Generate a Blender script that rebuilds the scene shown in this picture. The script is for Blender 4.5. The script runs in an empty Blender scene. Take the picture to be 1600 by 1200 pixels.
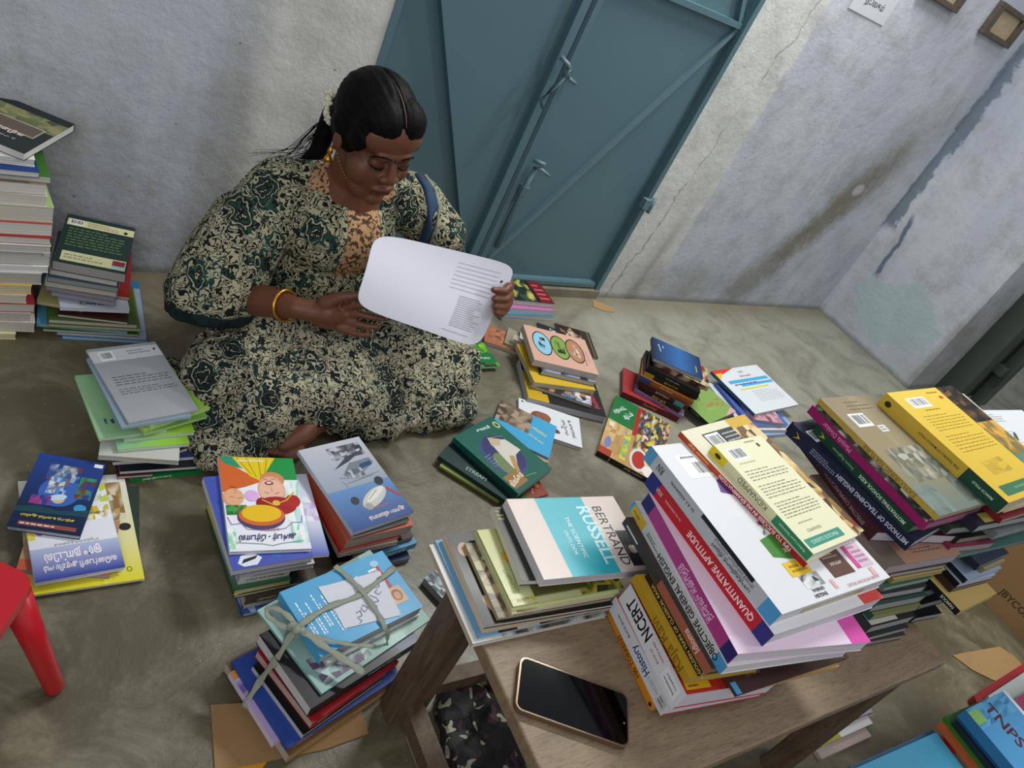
import bpy, bmesh, math, random
from mathutils import Vector, Matrix, noise
import numpy as np
random.seed(7)
SC = bpy.context.scene
COL = SC.collection
# ------------------------------------------------------------------ camera
F_PX = 1198.34; YAW = 0.8258707; PITCH = 0.5787557; ROLL = 0.497139
CAM = Vector((0.0, -1.80598, 1.28))
FW = Vector((math.sin(YAW)*math.cos(PITCH), math.cos(YAW)*math.cos(PITCH), -math.sin(PITCH)))
_r0 = Vector((math.cos(YAW), -math.sin(YAW), 0)); _u0 = _r0.cross(FW)
RT = _r0*math.cos(ROLL) + _u0*math.sin(ROLL); UP = -_r0*math.sin(ROLL) + _u0*math.cos(ROLL)
cd = bpy.data.cameras.new('camera'); cam = bpy.data.objects.new('camera', cd); COL.objects.link(cam)
cd.sensor_width = 36; cd.lens = 36*F_PX/1600; cd.clip_start = 0.02
m = Matrix((RT, UP, -FW)).transposed().to_4x4(); m.translation = CAM; cam.matrix_world = m
SC.camera = cam
# ------------------------------------------------------------------ world, lamps, exposure
w = bpy.data.worlds.new('world'); SC.world = w; w.use_nodes = True
w.node_tree.nodes['Background'].inputs[0].default_value = (0.90, 0.95, 1.0, 1)
w.node_tree.nodes['Background'].inputs[1].default_value = 0.47
def lamp(name, loc, target, sx, sy, power, col):
    d = bpy.data.lights.new(name, 'AREA'); d.shape = 'RECTANGLE'; d.size = sx; d.size_y = sy; d.energy = power; d.color = col
    o = bpy.data.objects.new(name, d); COL.objects.link(o); o.location = loc
    o.rotation_euler = (Vector(target)-Vector(loc)).to_track_quat('-Z', 'Y').to_euler(); return o
lamp('wall_tube_lamp', (2.2, -0.26, 2.5), (1.6, -0.9, 0), 1.2, 0.06, 66, (0.98, 1.0, 0.96))
lamp('ceiling_tube_lamp', (3.2, -2.4, 3.0), (1.2, -0.9, 0), 0.08, 1.2, 20, (0.99, 1.0, 0.95))
lamp('rear_fill_light', (-0.5, -2.7, 1.9), (0.1, 0, 0.9), 1.0, 1.0, 20, (1.0, 0.98, 0.94))  # added fill from behind the camera, lifts the left wall
SC.view_settings.view_transform = 'Standard'; SC.view_settings.look = 'None'
SC.view_settings.exposure = 0.0; SC.view_settings.gamma = 1.0
try: SC.view_settings.use_curve_mapping = False
except Exception: pass

def ray(px, py): return FW*F_PX + RT*(px-800) + UP*(600-py)
def P(px, py, z=0.0):
    d = ray(px, py); return CAM + d*((z-CAM.z)/d.z)
def Q(px, py, y):
    d = ray(px, py); return CAM + d*((y-CAM.y)/d.y)
def QX(px, py, x):
    d = ray(px, py); return CAM + d*((x-CAM.x)/d.x)
def proj(p):
    d = Vector(p)-CAM; z = d.dot(FW); return Vector((800+F_PX*d.dot(RT)/z, 600-F_PX*d.dot(UP)/z))
def pxscale(p):
    p = Vector(p); return (proj(p+Vector((0, 0, .01)))-proj(p)).length/.01
# ------------------------------------------------------------------ colours and materials
def lin(c): return c/12.92 if c <= .04045 else ((c+.055)/1.055)**2.4
_hc = {}
def hx(s):
    if not isinstance(s, str): return s
    if s not in _hc: _hc[s] = tuple(lin(int(s[i:i+2], 16)/255) for i in (0, 2, 4))
    return _hc[s]
class NT:
    def __init__(s, name):
        s.m = bpy.data.materials.new(name); s.m.use_nodes = True; s.t = s.m.node_tree; s.b = s.t.nodes['Principled BSDF']
    def n(s, typ, **kw):
        nd = s.t.nodes.new(typ)
        for k, v in kw.items(): setattr(nd, k, v)
        return nd
    def l(s, a, b): s.t.links.new(a, b)
    def inp(s, sock, v):
        if isinstance(v, bpy.types.NodeSocket): s.l(v, sock)
        elif isinstance(v, (tuple, list)) and len(v) == 3 and sock.type == 'RGBA': sock.default_value = (*v, 1)
        else: sock.default_value = v
    def math(s, op, a, b=0.0, c=None):
        nd = s.n('ShaderNodeMath', operation=op); s.inp(nd.inputs[0], a); s.inp(nd.inputs[1], b)
        if c is not None: s.inp(nd.inputs[2], c)
        return nd.outputs[0]
    def mix(s, f, a, b, mode='MIX'):
        nd = s.n('ShaderNodeMix', data_type='RGBA', blend_type=mode); s.inp(nd.inputs[0], f)
        s.inp(nd.inputs[6], hx(a) if isinstance(a, str) else a); s.inp(nd.inputs[7], hx(b) if isinstance(b, str) else b); return nd.outputs[2]
    def noise(s, vec, scale, detail=4, rough=.55, dist=0):
        nd = s.n('ShaderNodeTexNoise'); nd.inputs['Scale'].default_value = scale; nd.inputs['Detail'].default_value = detail
        nd.inputs['Roughness'].default_value = rough; nd.inputs['Distortion'].default_value = dist
        if vec is not None: s.l(vec, nd.inputs['Vector'])
        return nd.outputs[0]
    def vor(s, vec, scale, out='Distance', feature='F1', rnd=1.0):
        nd = s.n('ShaderNodeTexVoronoi', feature=feature); nd.inputs['Scale'].default_value = scale; nd.inputs['Randomness'].default_value = rnd
        if vec is not None: s.l(vec, nd.inputs['Vector'])
        return nd.outputs[out]
    def step(s, v, a, b, lo=0.0, hi=1.0):
        nd = s.n('ShaderNodeMapRange'); nd.interpolation_type = 'SMOOTHSTEP'; nd.clamp = True; s.inp(nd.inputs[0], v)
        for i, x in enumerate((a, b, lo, hi)): nd.inputs[i+1].default_value = x
        return nd.outputs[0]
    def obj(s): return s.n('ShaderNodeTexCoord').outputs['Object']
    def scale(s, vec, v):
        nd = s.n('ShaderNodeMapping'); s.l(vec, nd.inputs[0]); nd.inputs['Scale'].default_value = v; return nd.outputs[0]
    def sep(s, vec):
        nd = s.n('ShaderNodeSeparateXYZ'); s.l(vec, nd.inputs[0]); return nd.outputs
    def bump(s, h, strength=.3, dist=.01):
        nd = s.n('ShaderNodeBump'); nd.inputs['Strength'].default_value = strength; nd.inputs['Distance'].default_value = dist
        s.l(h, nd.inputs['Height']); s.l(nd.outputs[0], s.b.inputs['Normal'])
    def done(s, col=None, rough=None, metal=0, spec=None):
        if col is not None: s.inp(s.b.inputs['Base Color'], hx(col) if isinstance(col, str) else col)
        if rough is not None: s.inp(s.b.inputs['Roughness'], rough)
        s.b.inputs['Metallic'].default_value = metal
        if spec is not None: s.b.inputs['Specular IOR Level'].default_value = spec
        return s.m
def plain(name, col, rough=.5, metal=0, bumps=None, var=None, spec=None):
    t = NT(name); o = t.obj(); c = hx(col)
    if var: c = t.mix(t.noise(o, var[0], 4), hx(col), hx(var[1]))
    if bumps: t.bump(t.noise(o, bumps[0], 5), bumps[1], .004)
    return t.done(c, rough, metal, spec)
def vcol(name, rough, spec=.5, stripes=False, coat=0):
    t = NT(name); a = t.n('ShaderNodeVertexColor'); a.layer_name = 'Col'; c = a.outputs[0]
    if stripes:
        o = t.obj(); nz = t.noise(t.scale(o, (3, 3, 1400)), 1.0, 2)
        c = t.mix(t.step(nz, .35, .62, 0, .28), c, hx('6f6a62'), 'MULTIPLY')
        t.bump(nz, .25, .002)
    t.b.inputs['Coat Weight'].default_value = coat; t.b.inputs['Coat Roughness'].default_value = .12
    return t.done(c, rough, 0, spec)
M_COVER = vcol('printed_cover', .40, .28, coat=.03)
M_MATTE = vcol('printed_matte', .6, .3)
M_PAGE = vcol('page_edges', .8, .2, stripes=True)

def aff(t, v, x, z, a, b, c):
    """a*x+b*z+c as a node value"""
    return t.math('ADD', t.math('ADD', t.math('MULTIPLY', x, a), t.math('MULTIPLY', z, b)), c)
def wall_material(name, right=False):
    t = NT(name); o = t.obj(); s = t.sep(o); X = s[1] if right else s[0]; Z = s[2]
    fin2 = t.noise(o, 16, 6, .75); big = t.noise(o, 1.7, 5, .6); med = t.noise(o, 7, 6, .65); fin = t.noise(o, 45, 5, .7)
    c = t.mix(t.step(big, .35, .68), 'a9aebb', 'b8bcc4')
    c = t.mix(t.step(med, .45, .72, 0, .7), c, '999a98'); c = t.mix(t.step(t.noise(o, 2.6, 6, .72), .52, .68, 0, .5), c, '8d8d8a')
    c = t.mix(t.step(t.noise(t.scale(o, (14, 14, 2.2)), 1, 4), .5, .75, 0, .45), c, 'c0c2c4')
    wob = t.math('MULTIPLY', t.math('SUBTRACT', med, .5), .16)
    wob2 = t.math('MULTIPLY', t.math('SUBTRACT', t.noise(o, 5, 5, .7), .5), .35)
    def blob(cx, cz, rx, rz, shear=0.0, soft=.35, amp=1.0):
        dx = t.math('ADD', X, t.math('ADD', t.math('MULTIPLY', Z, -shear), -cx+shear*cz)); dx = t.math('ADD', dx, t.math('MULTIPLY', wob2, rx*2))
        dx = t.math('DIVIDE', dx, rx); dz = t.math('DIVIDE', t.math('SUBTRACT', Z, cz), rz); dz = t.math('ADD', dz, wob2)
        r = t.math('SQRT', t.math('ADD', t.math('MULTIPLY', dx, dx), t.math('MULTIPLY', dz, dz)))
        return t.math('MULTIPLY', t.step(t.math('ADD', r, t.math('MULTIPLY', t.math('SUBTRACT', fin2, .5), 1.5)), 1-soft, 1+soft, amp, 0), t.step(med, .25, .5, .45, 1))
    if not right:
        # lime-washed band left and right of the door frame
        edge = t.math('ADD', X, t.math('MULTIPLY', wob, .35))
        band = t.math('MULTIPLY', t.step(edge, .60, .70), t.step(edge, 2.425, 2.45, 1, 0))
        bc = t.mix(t.step(med, .4, .7), 'c6c6c3', 'b2b2af'); bc = t.mix(t.step(Z, .0, .5, .5, 0), bc, 'acadab')
        c = t.mix(t.math('MULTIPLY', band, t.step(t.noise(o, 3.2, 6, .7), .2, .42)), c, bc)
        for a in ((3.30, .55, .10, .30, .5, .6, .8), (3.05, .16, .10, .26, .45, .6, .6), (3.45, .85, .16, .25, .4, .7, .35), (.08, .15, .30, .32, 0, .6, .45),
                  (.62, .35, .06, .35, 0, .6, .35), (-.2, .62, .3, .16, 0, .8, .3), (2.62, .10, .3, .09, 0, .6, .35)):
            c = t.mix(blob(*a), c, '6b6652')
        c = t.mix(blob(3.36, .66, .035, .028, .2, .3, .8), c, 'b0b0ae')
        # hairline crack in the lime band
        cr = t.math('ABSOLUTE', aff(t, None, t.math('ADD', X, t.math('MULTIPLY', wob, .9)), Z, 1, -.16, -2.19))
        c = t.mix(t.math('MULTIPLY', t.step(cr, .001, .007, .55, 0), t.step(t.noise(o, 4, 3), .4, .5)), c, '6d6a60')
        c = t.mix(t.math('MULTIPLY', t.step(t.math('ADD', t.math('ABSOLUTE', aff(t, None, X, Z, 1, -.1, -2.33)), wob), .0, .05, .55, 0), t.step(Z, .1, .6, 1, 0)), c, '6f6d64')
        cor = t.math('ADD', X, t.math('MULTIPLY', wob, .5))
        c = t.mix(t.math('MULTIPLY', t.step(t.math('ADD', cor, t.math('MULTIPLY', t.math('SUBTRACT', fin2, .5), .12)), 3.735, 3.755, 0, .8), t.math('MULTIPLY', t.step(Z, .50, .54), t.step(fin2, .3, .45, .5, 1))), c, '667480')
    else:
        Y = X
        d1 = t.math('ADD', Y, t.math('MULTIPLY', wob, .55))
        c = t.mix(t.math('MULTIPLY', t.step(t.math('ADD', d1, t.math('MULTIPLY', t.math('SUBTRACT', fin2, .5), .14)), -.055, -.035, 0, .85), t.step(Z, .50, .56)), c, '606e7c')
        c = t.mix(t.math('MULTIPLY', t.step(t.math('ABSOLUTE', aff(t, None, d1, Z, 1, -.10, .155)), .006, .016, .85, 0), t.math('MULTIPLY', t.step(Z, .30, .34), t.step(Z, .60, .66, 1, 0))), c, '4c5a72')
        c = t.mix(blob(-.30, .20, .17, .13, .3, .08, .8), c, '9fb2b4')
        c = t.mix(blob(-.42, .26, .13, .14, .4, .08, .75), c, '9cafb3')
        c = t.mix(blob(-.50, .10, .10, .16, .3, .3, .5), c, 'a6adb0')
        c = t.mix(blob(-.62, .15, .03, .4, 0, .6, .5), c, '77746c')
        c = t.mix(blob(-.36, .07, .07, .03, 0, .6, .0), c, '44464a')
    sp = t.vor(o, 22, rnd=1.0); rare = t.step(t.noise(o, 9, 3), .50, .62)
    spw = t.math('ADD', sp, t.math('MULTIPLY', t.math('SUBTRACT', t.noise(o, 90, 4), .5), .22)); c = t.mix(t.math('MULTIPLY', t.step(spw, .03, .09, .8, 0), rare), c, '3d3f45')
    sp2 = t.math('ADD', t.vor(o, 70), t.math('MULTIPLY', t.math('SUBTRACT', fin, .5), .3)); c = t.mix(t.math('MULTIPLY', t.step(sp2, .05, .14, .6, 0), t.step(t.noise(o, 6, 4, .7), .52, .62)), c, '4a4b4e')
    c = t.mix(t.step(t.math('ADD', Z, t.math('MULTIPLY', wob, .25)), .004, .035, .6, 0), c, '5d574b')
    t.bump(t.math('ADD', t.math('MULTIPLY', med, .7), t.math('MULTIPLY', fin, .25)), .45, .02)
    return t.done(c, .82, 0, .25)
def floor_material():
    t = NT('cement_floor'); o = t.obj(); s = t.sep(o)
    a = t.noise(o, 1.3, 5, .55, .6); b = t.noise(o, 6, 7, .68, .8); f = t.noise(o, 60, 5, .7)
    c = t.mix(t.step(a, .32, .7), '4f4836', '5e5742'); c = t.mix(t.step(b, .42, .75, 0, .55), c, '948d78'); c = t.mix(t.step(b, .22, .42, .5, 0), c, '4f4733')
    c = t.mix(t.step(t.noise(t.scale(o, (3, 16, 1)), 1.5, 5, .7), .6, .74, 0, .35), c, 'a29b88')
    lit_zone = t.math('MULTIPLY', t.step(t.math('ADD', s[0], t.math('MULTIPLY', a, 1.2)), 1.7, 3.0), t.step(t.math('ADD', s[1], t.math('MULTIPLY', b, .5)), -1.1, -.3))  # brighter lit floor near the door, painted into the base colour
    c = t.mix(t.math('MULTIPLY', lit_zone, t.step(b, .25, .6, .35, .8)), c, '9a998c')
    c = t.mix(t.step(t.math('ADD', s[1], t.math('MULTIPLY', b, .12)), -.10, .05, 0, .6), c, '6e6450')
    c = t.mix(t.step(t.vor(o, 30), .03, .07, .35, 0), c, 'b5ae9e')
    t.bump(t.math('ADD', t.math('MULTIPLY', b, .8), t.math('MULTIPLY', f, .15)), .22, .015)
    return t.done(c, t.step(b, .3, .75, .34, .55), 0, .5)
def wood_material(name, c1, c2, c3, ax=(1, 9, 9), rough=.5):
    t = NT(name); o = t.obj(); v = t.scale(o, ax)
    n1 = t.noise(v, 3.2, 6, .6, 1.4); n2 = t.noise(v, 26, 3, .6)
    c = t.mix(t.step(n1, .3, .72), c1, c2); c = t.mix(t.step(n2, .5, .72, 0, .5), c, c3)
    c = t.mix(t.step(t.noise(o, 5, 5), .55, .75, 0, .45), c, c3)
    t.bump(n2, .2, .004); return t.done(c, rough, 0, .4)
def paisley(name, cream='b3ae92', dark='161b19', green='24463f', sc=1.0):
    t = NT(name); o = t.obj()
    w1 = t.n('ShaderNodeTexNoise'); w1.inputs['Scale'].default_value = 30*sc; w1.inputs['Detail'].default_value = 2; t.l(o, w1.inputs['Vector'])
    def warp(k):
        ad = t.n('ShaderNodeVectorMath', operation='MULTIPLY_ADD'); t.l(w1.outputs[1], ad.inputs[0]); ad.inputs[1].default_value = (k, k, k); t.l(o, ad.inputs[2]); return ad.outputs[0]
    nn = t.noise(warp(.035), 34*sc, 1.2, .5, 1.1)
    squig = t.step(t.math('SINE', t.math('MULTIPLY', nn, 40)), -.30, .0)
    blot = t.step(t.noise(o, 30*sc, 2), .60, .63, 1, 0)
    g = t.math('MULTIPLY', squig, blot)
    c = t.mix(g, hx(dark), hx(cream))
    # teardrop medallions: rings round stretched, bent cells
    mp = t.n('ShaderNodeMapping'); t.l(warp(.05), mp.inputs[0]); mp.inputs['Rotation'].default_value = (.5, .6, .7); mp.inputs['Scale'].default_value = (1.0, .62, .8)
    pm = t.vor(mp.outputs[0], 10.5*sc, rnd=.85); inside = t.step(pm, .36, .38, 1, 0)
    rg = t.step(t.math('SINE', t.math('MULTIPLY', pm, 92)), -.3, .2)
    rc = t.mix(rg, hx(dark), t.mix(t.step(t.math('SINE', t.math('MULTIPLY', pm, 46)), .1, .4), hx(green), hx(cream)))
    rc = t.mix(t.math('MULTIPLY', t.step(pm, .20, .23, 1, 0), t.math('SUBTRACT', 1, squig)), rc, hx(dark))
    c = t.mix(inside, c, rc)
    gr = t.step(t.noise(o, 15*sc, 2), .56, .62, 0, .85); c = t.mix(t.math('MULTIPLY', gr, t.math('SUBTRACT', 1, squig)), c, hx(green))
    a = t.n('ShaderNodeVertexColor'); a.layer_name = 'Col'
    c = t.mix(t.math('MULTIPLY', t.sep(a.outputs[0])[0], 1.0), c, t.mix(t.step(t.noise(o, 120, 2), .44, .52), hx('4a3626'), hx('b08a66')))
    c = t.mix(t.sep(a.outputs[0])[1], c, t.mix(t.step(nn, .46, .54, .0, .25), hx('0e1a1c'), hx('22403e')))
    return t.done(c, .85, 0, .2)
def skin_material():
    t = NT('brown_skin'); o = t.obj(); a = t.n('ShaderNodeVertexColor'); a.layer_name = 'Col'
    c = t.mix(t.noise(o, 30, 3), a.outputs[0], hx('6b4430'), 'MIX'); c = t.mix(.75, c, a.outputs[0])
    t.bump(t.noise(o, 500, 3), .08, .001); t.b.inputs['Subsurface Weight'].default_value = .04; t.b.inputs['Subsurface Radius'].default_value = (.01, .004, .002)
    return t.done(c, .48, 0, .4)
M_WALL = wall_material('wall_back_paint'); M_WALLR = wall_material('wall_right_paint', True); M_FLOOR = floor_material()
M_DOOR = plain('blue_grey_door_paint', '537078', .42, 0, (14, .12), (3, '4d6973'))
M_DOORD = plain('door_bar_paint', '5a737c', .5, 0, (20, .2))
M_GREEN = plain('dark_green_metal_paint', '36403a', .5, 0, (25, .3), (8, '444c46'))
M_TABLE = wood_material('worn_laminate', '75624e', '86725a', '524333', (2, 10, 8))
M_LEG = wood_material('brown_timber', '4b3a2c', '63503f', '2c2119', (9, 9, 1.2), .6)
M_RED = plain('red_plastic', 'b01420', .3, 0, (60, .05))
M_CARD = plain('brown_cardboard', '94734f', .85, 0, (40, .15), (9, '84653f'))
M_CARDT = plain('tan_cardboard', 'a58356', .85, 0, (40, .15), (9, '8f7048'))
M_GOLD = plain('gold_metal', 'c08a35', .28, .9)
M_HAIR = plain('black_hair', '050404', .6, 0, (160, .3), spec=.12)
M_BLACKGLASS = plain('black_glass', '020203', .07, 0, spec=.28)
M_CASE = plain('bronze_phone_case', '6e5a48', .25, .5)
M_WHITE = vcol('white_paper', .75, .2)
M_TWINE = plain('grey_green_twine', '8f9484', .6, 0, (90, .4), (40, '767b6c'))
M_FLOWER = plain('jasmine_white', 'cfcdb4', .7)
M_SKIN = skin_material()
M_PAIS = paisley('paisley_print_cloth', 'a5a085', '141917', '23443d', 1.2)
M_PAIS2 = paisley('paisley_print_skirt', 'a39e86', '131517', '1b3432', 1.3)
M_WOODF = wood_material('dark_frame_wood', '4a4038', '5a4f45', '2f2822', (8, 8, 8), .7)
M_CORK = plain('pale_board', 'b3a284', .85, 0, (60, .3), (50, '8f7d60'))
M_CAMO = None
# ------------------------------------------------------------------ mesh helpers
class MB:
    def __init__(s): s.v = []; s.f = []; s.c = []; s.s = []
    def face(s, pts, col, smooth=False):
        n = len(s.v); s.v += [tuple(p) for p in pts]; s.f.append(tuple(range(n, n+len(pts)))); s.c.append(col if isinstance(col, list) else [col]*len(pts)); s.s.append(smooth)
    def box(s, x0, y0, z0, x1, y1, z1, col, cols=None, mat=None):
        c = lambda k: (cols or {}).get(k, col)
        V = [Vector(q) for q in ((x0, y0, z0), (x1, y0, z0), (x1, y1, z0), (x0, y1, z0), (x0, y0, z1), (x1, y0, z1), (x1, y1, z1), (x0, y1, z1))]
        if mat is not None: V = [mat @ q for q in V]
        n = len(s.v); s.v += [tuple(q) for q in V]
        for k, f in (('b', (3, 2, 1, 0)), ('t', (4, 5, 6, 7)), ('n', (0, 1, 5, 4)), ('r', (1, 2, 6, 5)), ('f', (2, 3, 7, 6)), ('l', (3, 0, 4, 7))):
            s.f.append(tuple(n+i for i in f)); s.c.append([c(k)]*4); s.s.append(False)
    def tube(s, path, rad, col, n=8, flat=1.0, caps=True, up=None):
        path = [Vector(q) for q in path]; rings = []; rad = rad if isinstance(rad, (list, tuple)) else [rad]*len(path); base = len(s.v)
        for i, p_ in enumerate(path):
            t = (path[min(i+1, len(path)-1)]-path[max(i-1, 0)]).normalized(); u = Vector(up) if up is not None else Vector((0, 0, 1))
            if abs(t.dot(u)) > .95: u = Vector((1, 0, 0))
            a = t.cross(u).normalized(); b = a.cross(t)
            for k in range(n):
                th = 2*math.pi*k/n; s.v.append(tuple(p_+a*(math.cos(th)*rad[i])+b*(math.sin(th)*rad[i]*flat)))
        for i in range(len(path)-1):
            for k in range(n):
                k2 = (k+1) % n; s.f.append((base+i*n+k, base+i*n+k2, base+(i+1)*n+k2, base+(i+1)*n+k)); s.c.append([col]*4); s.s.append(True)
        if caps:
            s.f.append(tuple(base+k for k in range(n))[::-1]); s.c.append([col]*n); s.s.append(False)
            e = base+(len(path)-1)*n; s.f.append(tuple(e+k for k in range(n))); s.c.append([col]*n); s.s.append(False)
    def build(s, name, mat, parent=None, bevel=0):
        me = bpy.data.meshes.new(name); me.from_pydata(s.v, [], s.f)
        ca = me.color_attributes.new('Col', 'FLOAT_COLOR', 'CORNER'); buf = []
        for cs in s.c:
            for c in cs: buf += [*hx(c), 1.0]
        ca.data.foreach_set('color', buf); me.polygons.foreach_set('use_smooth', s.s); me.materials.append(mat); me.update()
        o = bpy.data.objects.new(name, me); COL.objects.link(o)
        if parent: o.parent = parent
        if bevel:
            b = o.modifiers.new('bevel', 'BEVEL'); b.width = bevel; b.segments = 2; b.limit_method = 'ANGLE'
        return o
def tag(o, label=None, cat=None, group=None, kind=None):
    if label: o['label'] = label
    if cat: o['category'] = cat
    if group: o['group'] = group
    if kind: o['kind'] = kind
    return o
def empty(name, loc, mw=None):
    o = bpy.data.objects.new(name, None); COL.objects.link(o); o.empty_display_size = .05
    if mw is not None: o.matrix_world = mw
    else: o.location = loc
    return o
# ------------------------------------------------------------------ lettering and cover art
_gl = {}
def glyphs(txt, bold, italic=False):
    k = (txt, bold, italic)
    if k not in _gl:
        c = bpy.data.curves.new('lettering', 'FONT'); c.body = txt; c.resolution_u = 2; c.offset = .022 if bold else 0.0; c.shear = .25 if italic else 0
        c.align_x = 'CENTER'; o = bpy.data.objects.new('lettering', c); COL.objects.link(o); bpy.context.view_layer.update()
        me = bpy.data.meshes.new_from_object(o.evaluated_get(bpy.context.evaluated_depsgraph_get()))
        V = [(v.co.x, v.co.y) for v in me.vertices]; Fs = [tuple(p.vertices) for p in me.polygons]
        bpy.data.objects.remove(o); bpy.data.curves.remove(c); bpy.data.meshes.remove(me)
        xs = [v[0] for v in V] or [0, 1]; ys = [v[1] for v in V] or [0, 1]
        _gl[k] = (V, Fs, min(xs), max(xs), min(ys), max(ys))
    return _gl[k]
def draw(mb, art, O, U, V, N, rnd):
    """art: marks in per cent of the face; O corner, U and V edge vectors, N outward normal"""
    lu, lv = U.length, V.length; eu, ev = U.normalized(), V.normalized(); k = [0]
    def pt(u, v): return O + U*(u/100) + V*(v/100) + N*(.00012+k[0]*.00003)
    for a in art:
        k[0] += 1; t = a[0]
        if t == 'r': mb.face([pt(a[1], a[2]), pt(a[3], a[2]), pt(a[3], a[4]), pt(a[1], a[4])], a[5])
        elif t == 'g': mb.face([pt(a[1], a[2]), pt(a[3], a[2]), pt(a[3], a[4]), pt(a[1], a[4])], [a[5], a[5], a[6], a[6]])
        elif t == 'h': mb.face([pt(a[1], a[2]), pt(a[3], a[2]), pt(a[3], a[4]), pt(a[1], a[4])], [a[5], a[6], a[6], a[5]])
        elif t == 'p': mb.face([pt(*q) for q in a[1]], a[2])
        elif t == 'e':
            r = math.radians(a[6]) if len(a) > 6 else 0; cu, cv, ru, rv = a[1:5]; L = []
            for i in range(28):
                th = i*math.pi/14; x = math.cos(th)*ru*lu/100; y = math.sin(th)*rv*lv/100
                x, y = x*math.cos(r)-y*math.sin(r), x*math.sin(r)+y*math.cos(r); L.append(pt(cu+x/lu*100, cv+y/lv*100))
            mb.face(L, a[5])
        elif t == 's':   # stroke through points: ('s', [(u,v)...], width_mm, col)
            q = a[1]; wd = a[2]/2000
            for (p0, p1) in zip(q, q[1:]):
                A, B = pt(*p0), pt(*p1); d = (B-A)
                if d.length < 1e-6: continue
                n = N.cross(d.normalized())*wd; mb.face([A-n, B-n, B+n, A+n], a[3])
        elif t == 't':   # ('t', text, u, v, length_mm, rot, col, bold, height_factor)
            Vs, Fs, x0, x1, y0, y1 = glyphs(a[1], len(a) > 7 and bool(a[7]), len(a) > 7 and a[7] == 2)
            if x1-x0 < 1e-6: continue
            sc = a[4]/1000/(x1-x0); r = math.radians(a[5]); C = pt(a[2], a[3]); hf = a[8] if len(a) > 8 else 1.0
            dx = eu*math.cos(r)+ev*math.sin(r); dy = -eu*math.sin(r)+ev*math.cos(r); n = len(mb.v)
            mb.v += [tuple(C+dx*((x-(x0+x1)/2)*sc)+dy*((y-(y0+y1)/2)*sc*hf)) for x, y in Vs]
            for f in Fs: mb.f.append(tuple(n+i for i in f)); mb.c.append([a[6]]*len(f)); mb.s.append(False)
        elif t in 'lL':  # rows of small print, along u (l) or along v (L)
            n = a[5]; col = a[6]; long_ = a[7] if len(a) > 7 else .5
            for i in range(n):
                f = (i+.5)/n; u = 0
                while u < 1:
                    wl = rnd.uniform(.04, .12)
                    if u+wl > 1 or (i == n-1 and u > .6): break
                    if t == 'l': q = (a[1]+(a[3]-a[1])*u, a[2]+(a[4]-a[2])*(f-.5*long_/n), a[1]+(a[3]-a[1])*(u+wl), a[2]+(a[4]-a[2])*(f+.5*long_/n))
                    else: q = (a[1]+(a[3]-a[1])*(f-.5*long_/n), a[2]+(a[4]-a[2])*u, a[1]+(a[3]-a[1])*(f+.5*long_/n), a[2]+(a[4]-a[2])*(u+wl))
                    mb.face([pt(q[0], q[1]), pt(q[2], q[1]), pt(q[2], q[3]), pt(q[0], q[3])], col); u += wl+.025
        elif t == 'b':   # barcode
            mb.face([pt(a[1], a[2]), pt(a[3], a[2]), pt(a[3], a[4]), pt(a[1], a[4])], 'e9e9ea'); k[0] += 1; u = a[1]+(a[3]-a[1])*.1; e = a[3]-(a[3]-a[1])*.1; st = (a[3]-a[1])/19
            while u < e:
                wv = st*rnd.choice((.5, .8, 1.4)); v0 = a[2]+(a[4]-a[2])*.2; v1 = a[4]-(a[4]-a[2])*.12
                mb.face([pt(u, v0), pt(u+wv, v0), pt(u+wv, v1), pt(u, v1)], '2a2a2e'); u += wv+st*rnd.choice((.5, .9))
        elif t == 'n':   # patchwork of a printed picture: u0 v0 u1 v1 nx ny palette
            nx, ny, pal = a[5], a[6], a[7]
            G = [[(a[1]+(a[3]-a[1])*(i+(rnd.uniform(-.4, .4) if 0 < i < nx else 0))/nx, a[2]+(a[4]-a[2])*(j+(rnd.uniform(-.4, .4) if 0 < j < ny else 0))/ny) for i in range(nx+1)] for j in range(ny+1)]
            GC = [[rnd.choice(pal) for i in range(nx+1)] for j in range(ny+1)]
            for j in range(ny):
                for i in range(nx):
                    ids = ((i, j), (i+1, j), (i+1, j+1), (i, j+1)); c0 = rnd.choice(pal)
                    mb.face([pt(*G[y][x]) for x, y in ids], [GC[y][x] for x, y in ids] if rnd.random() < .55 else c0)
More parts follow.
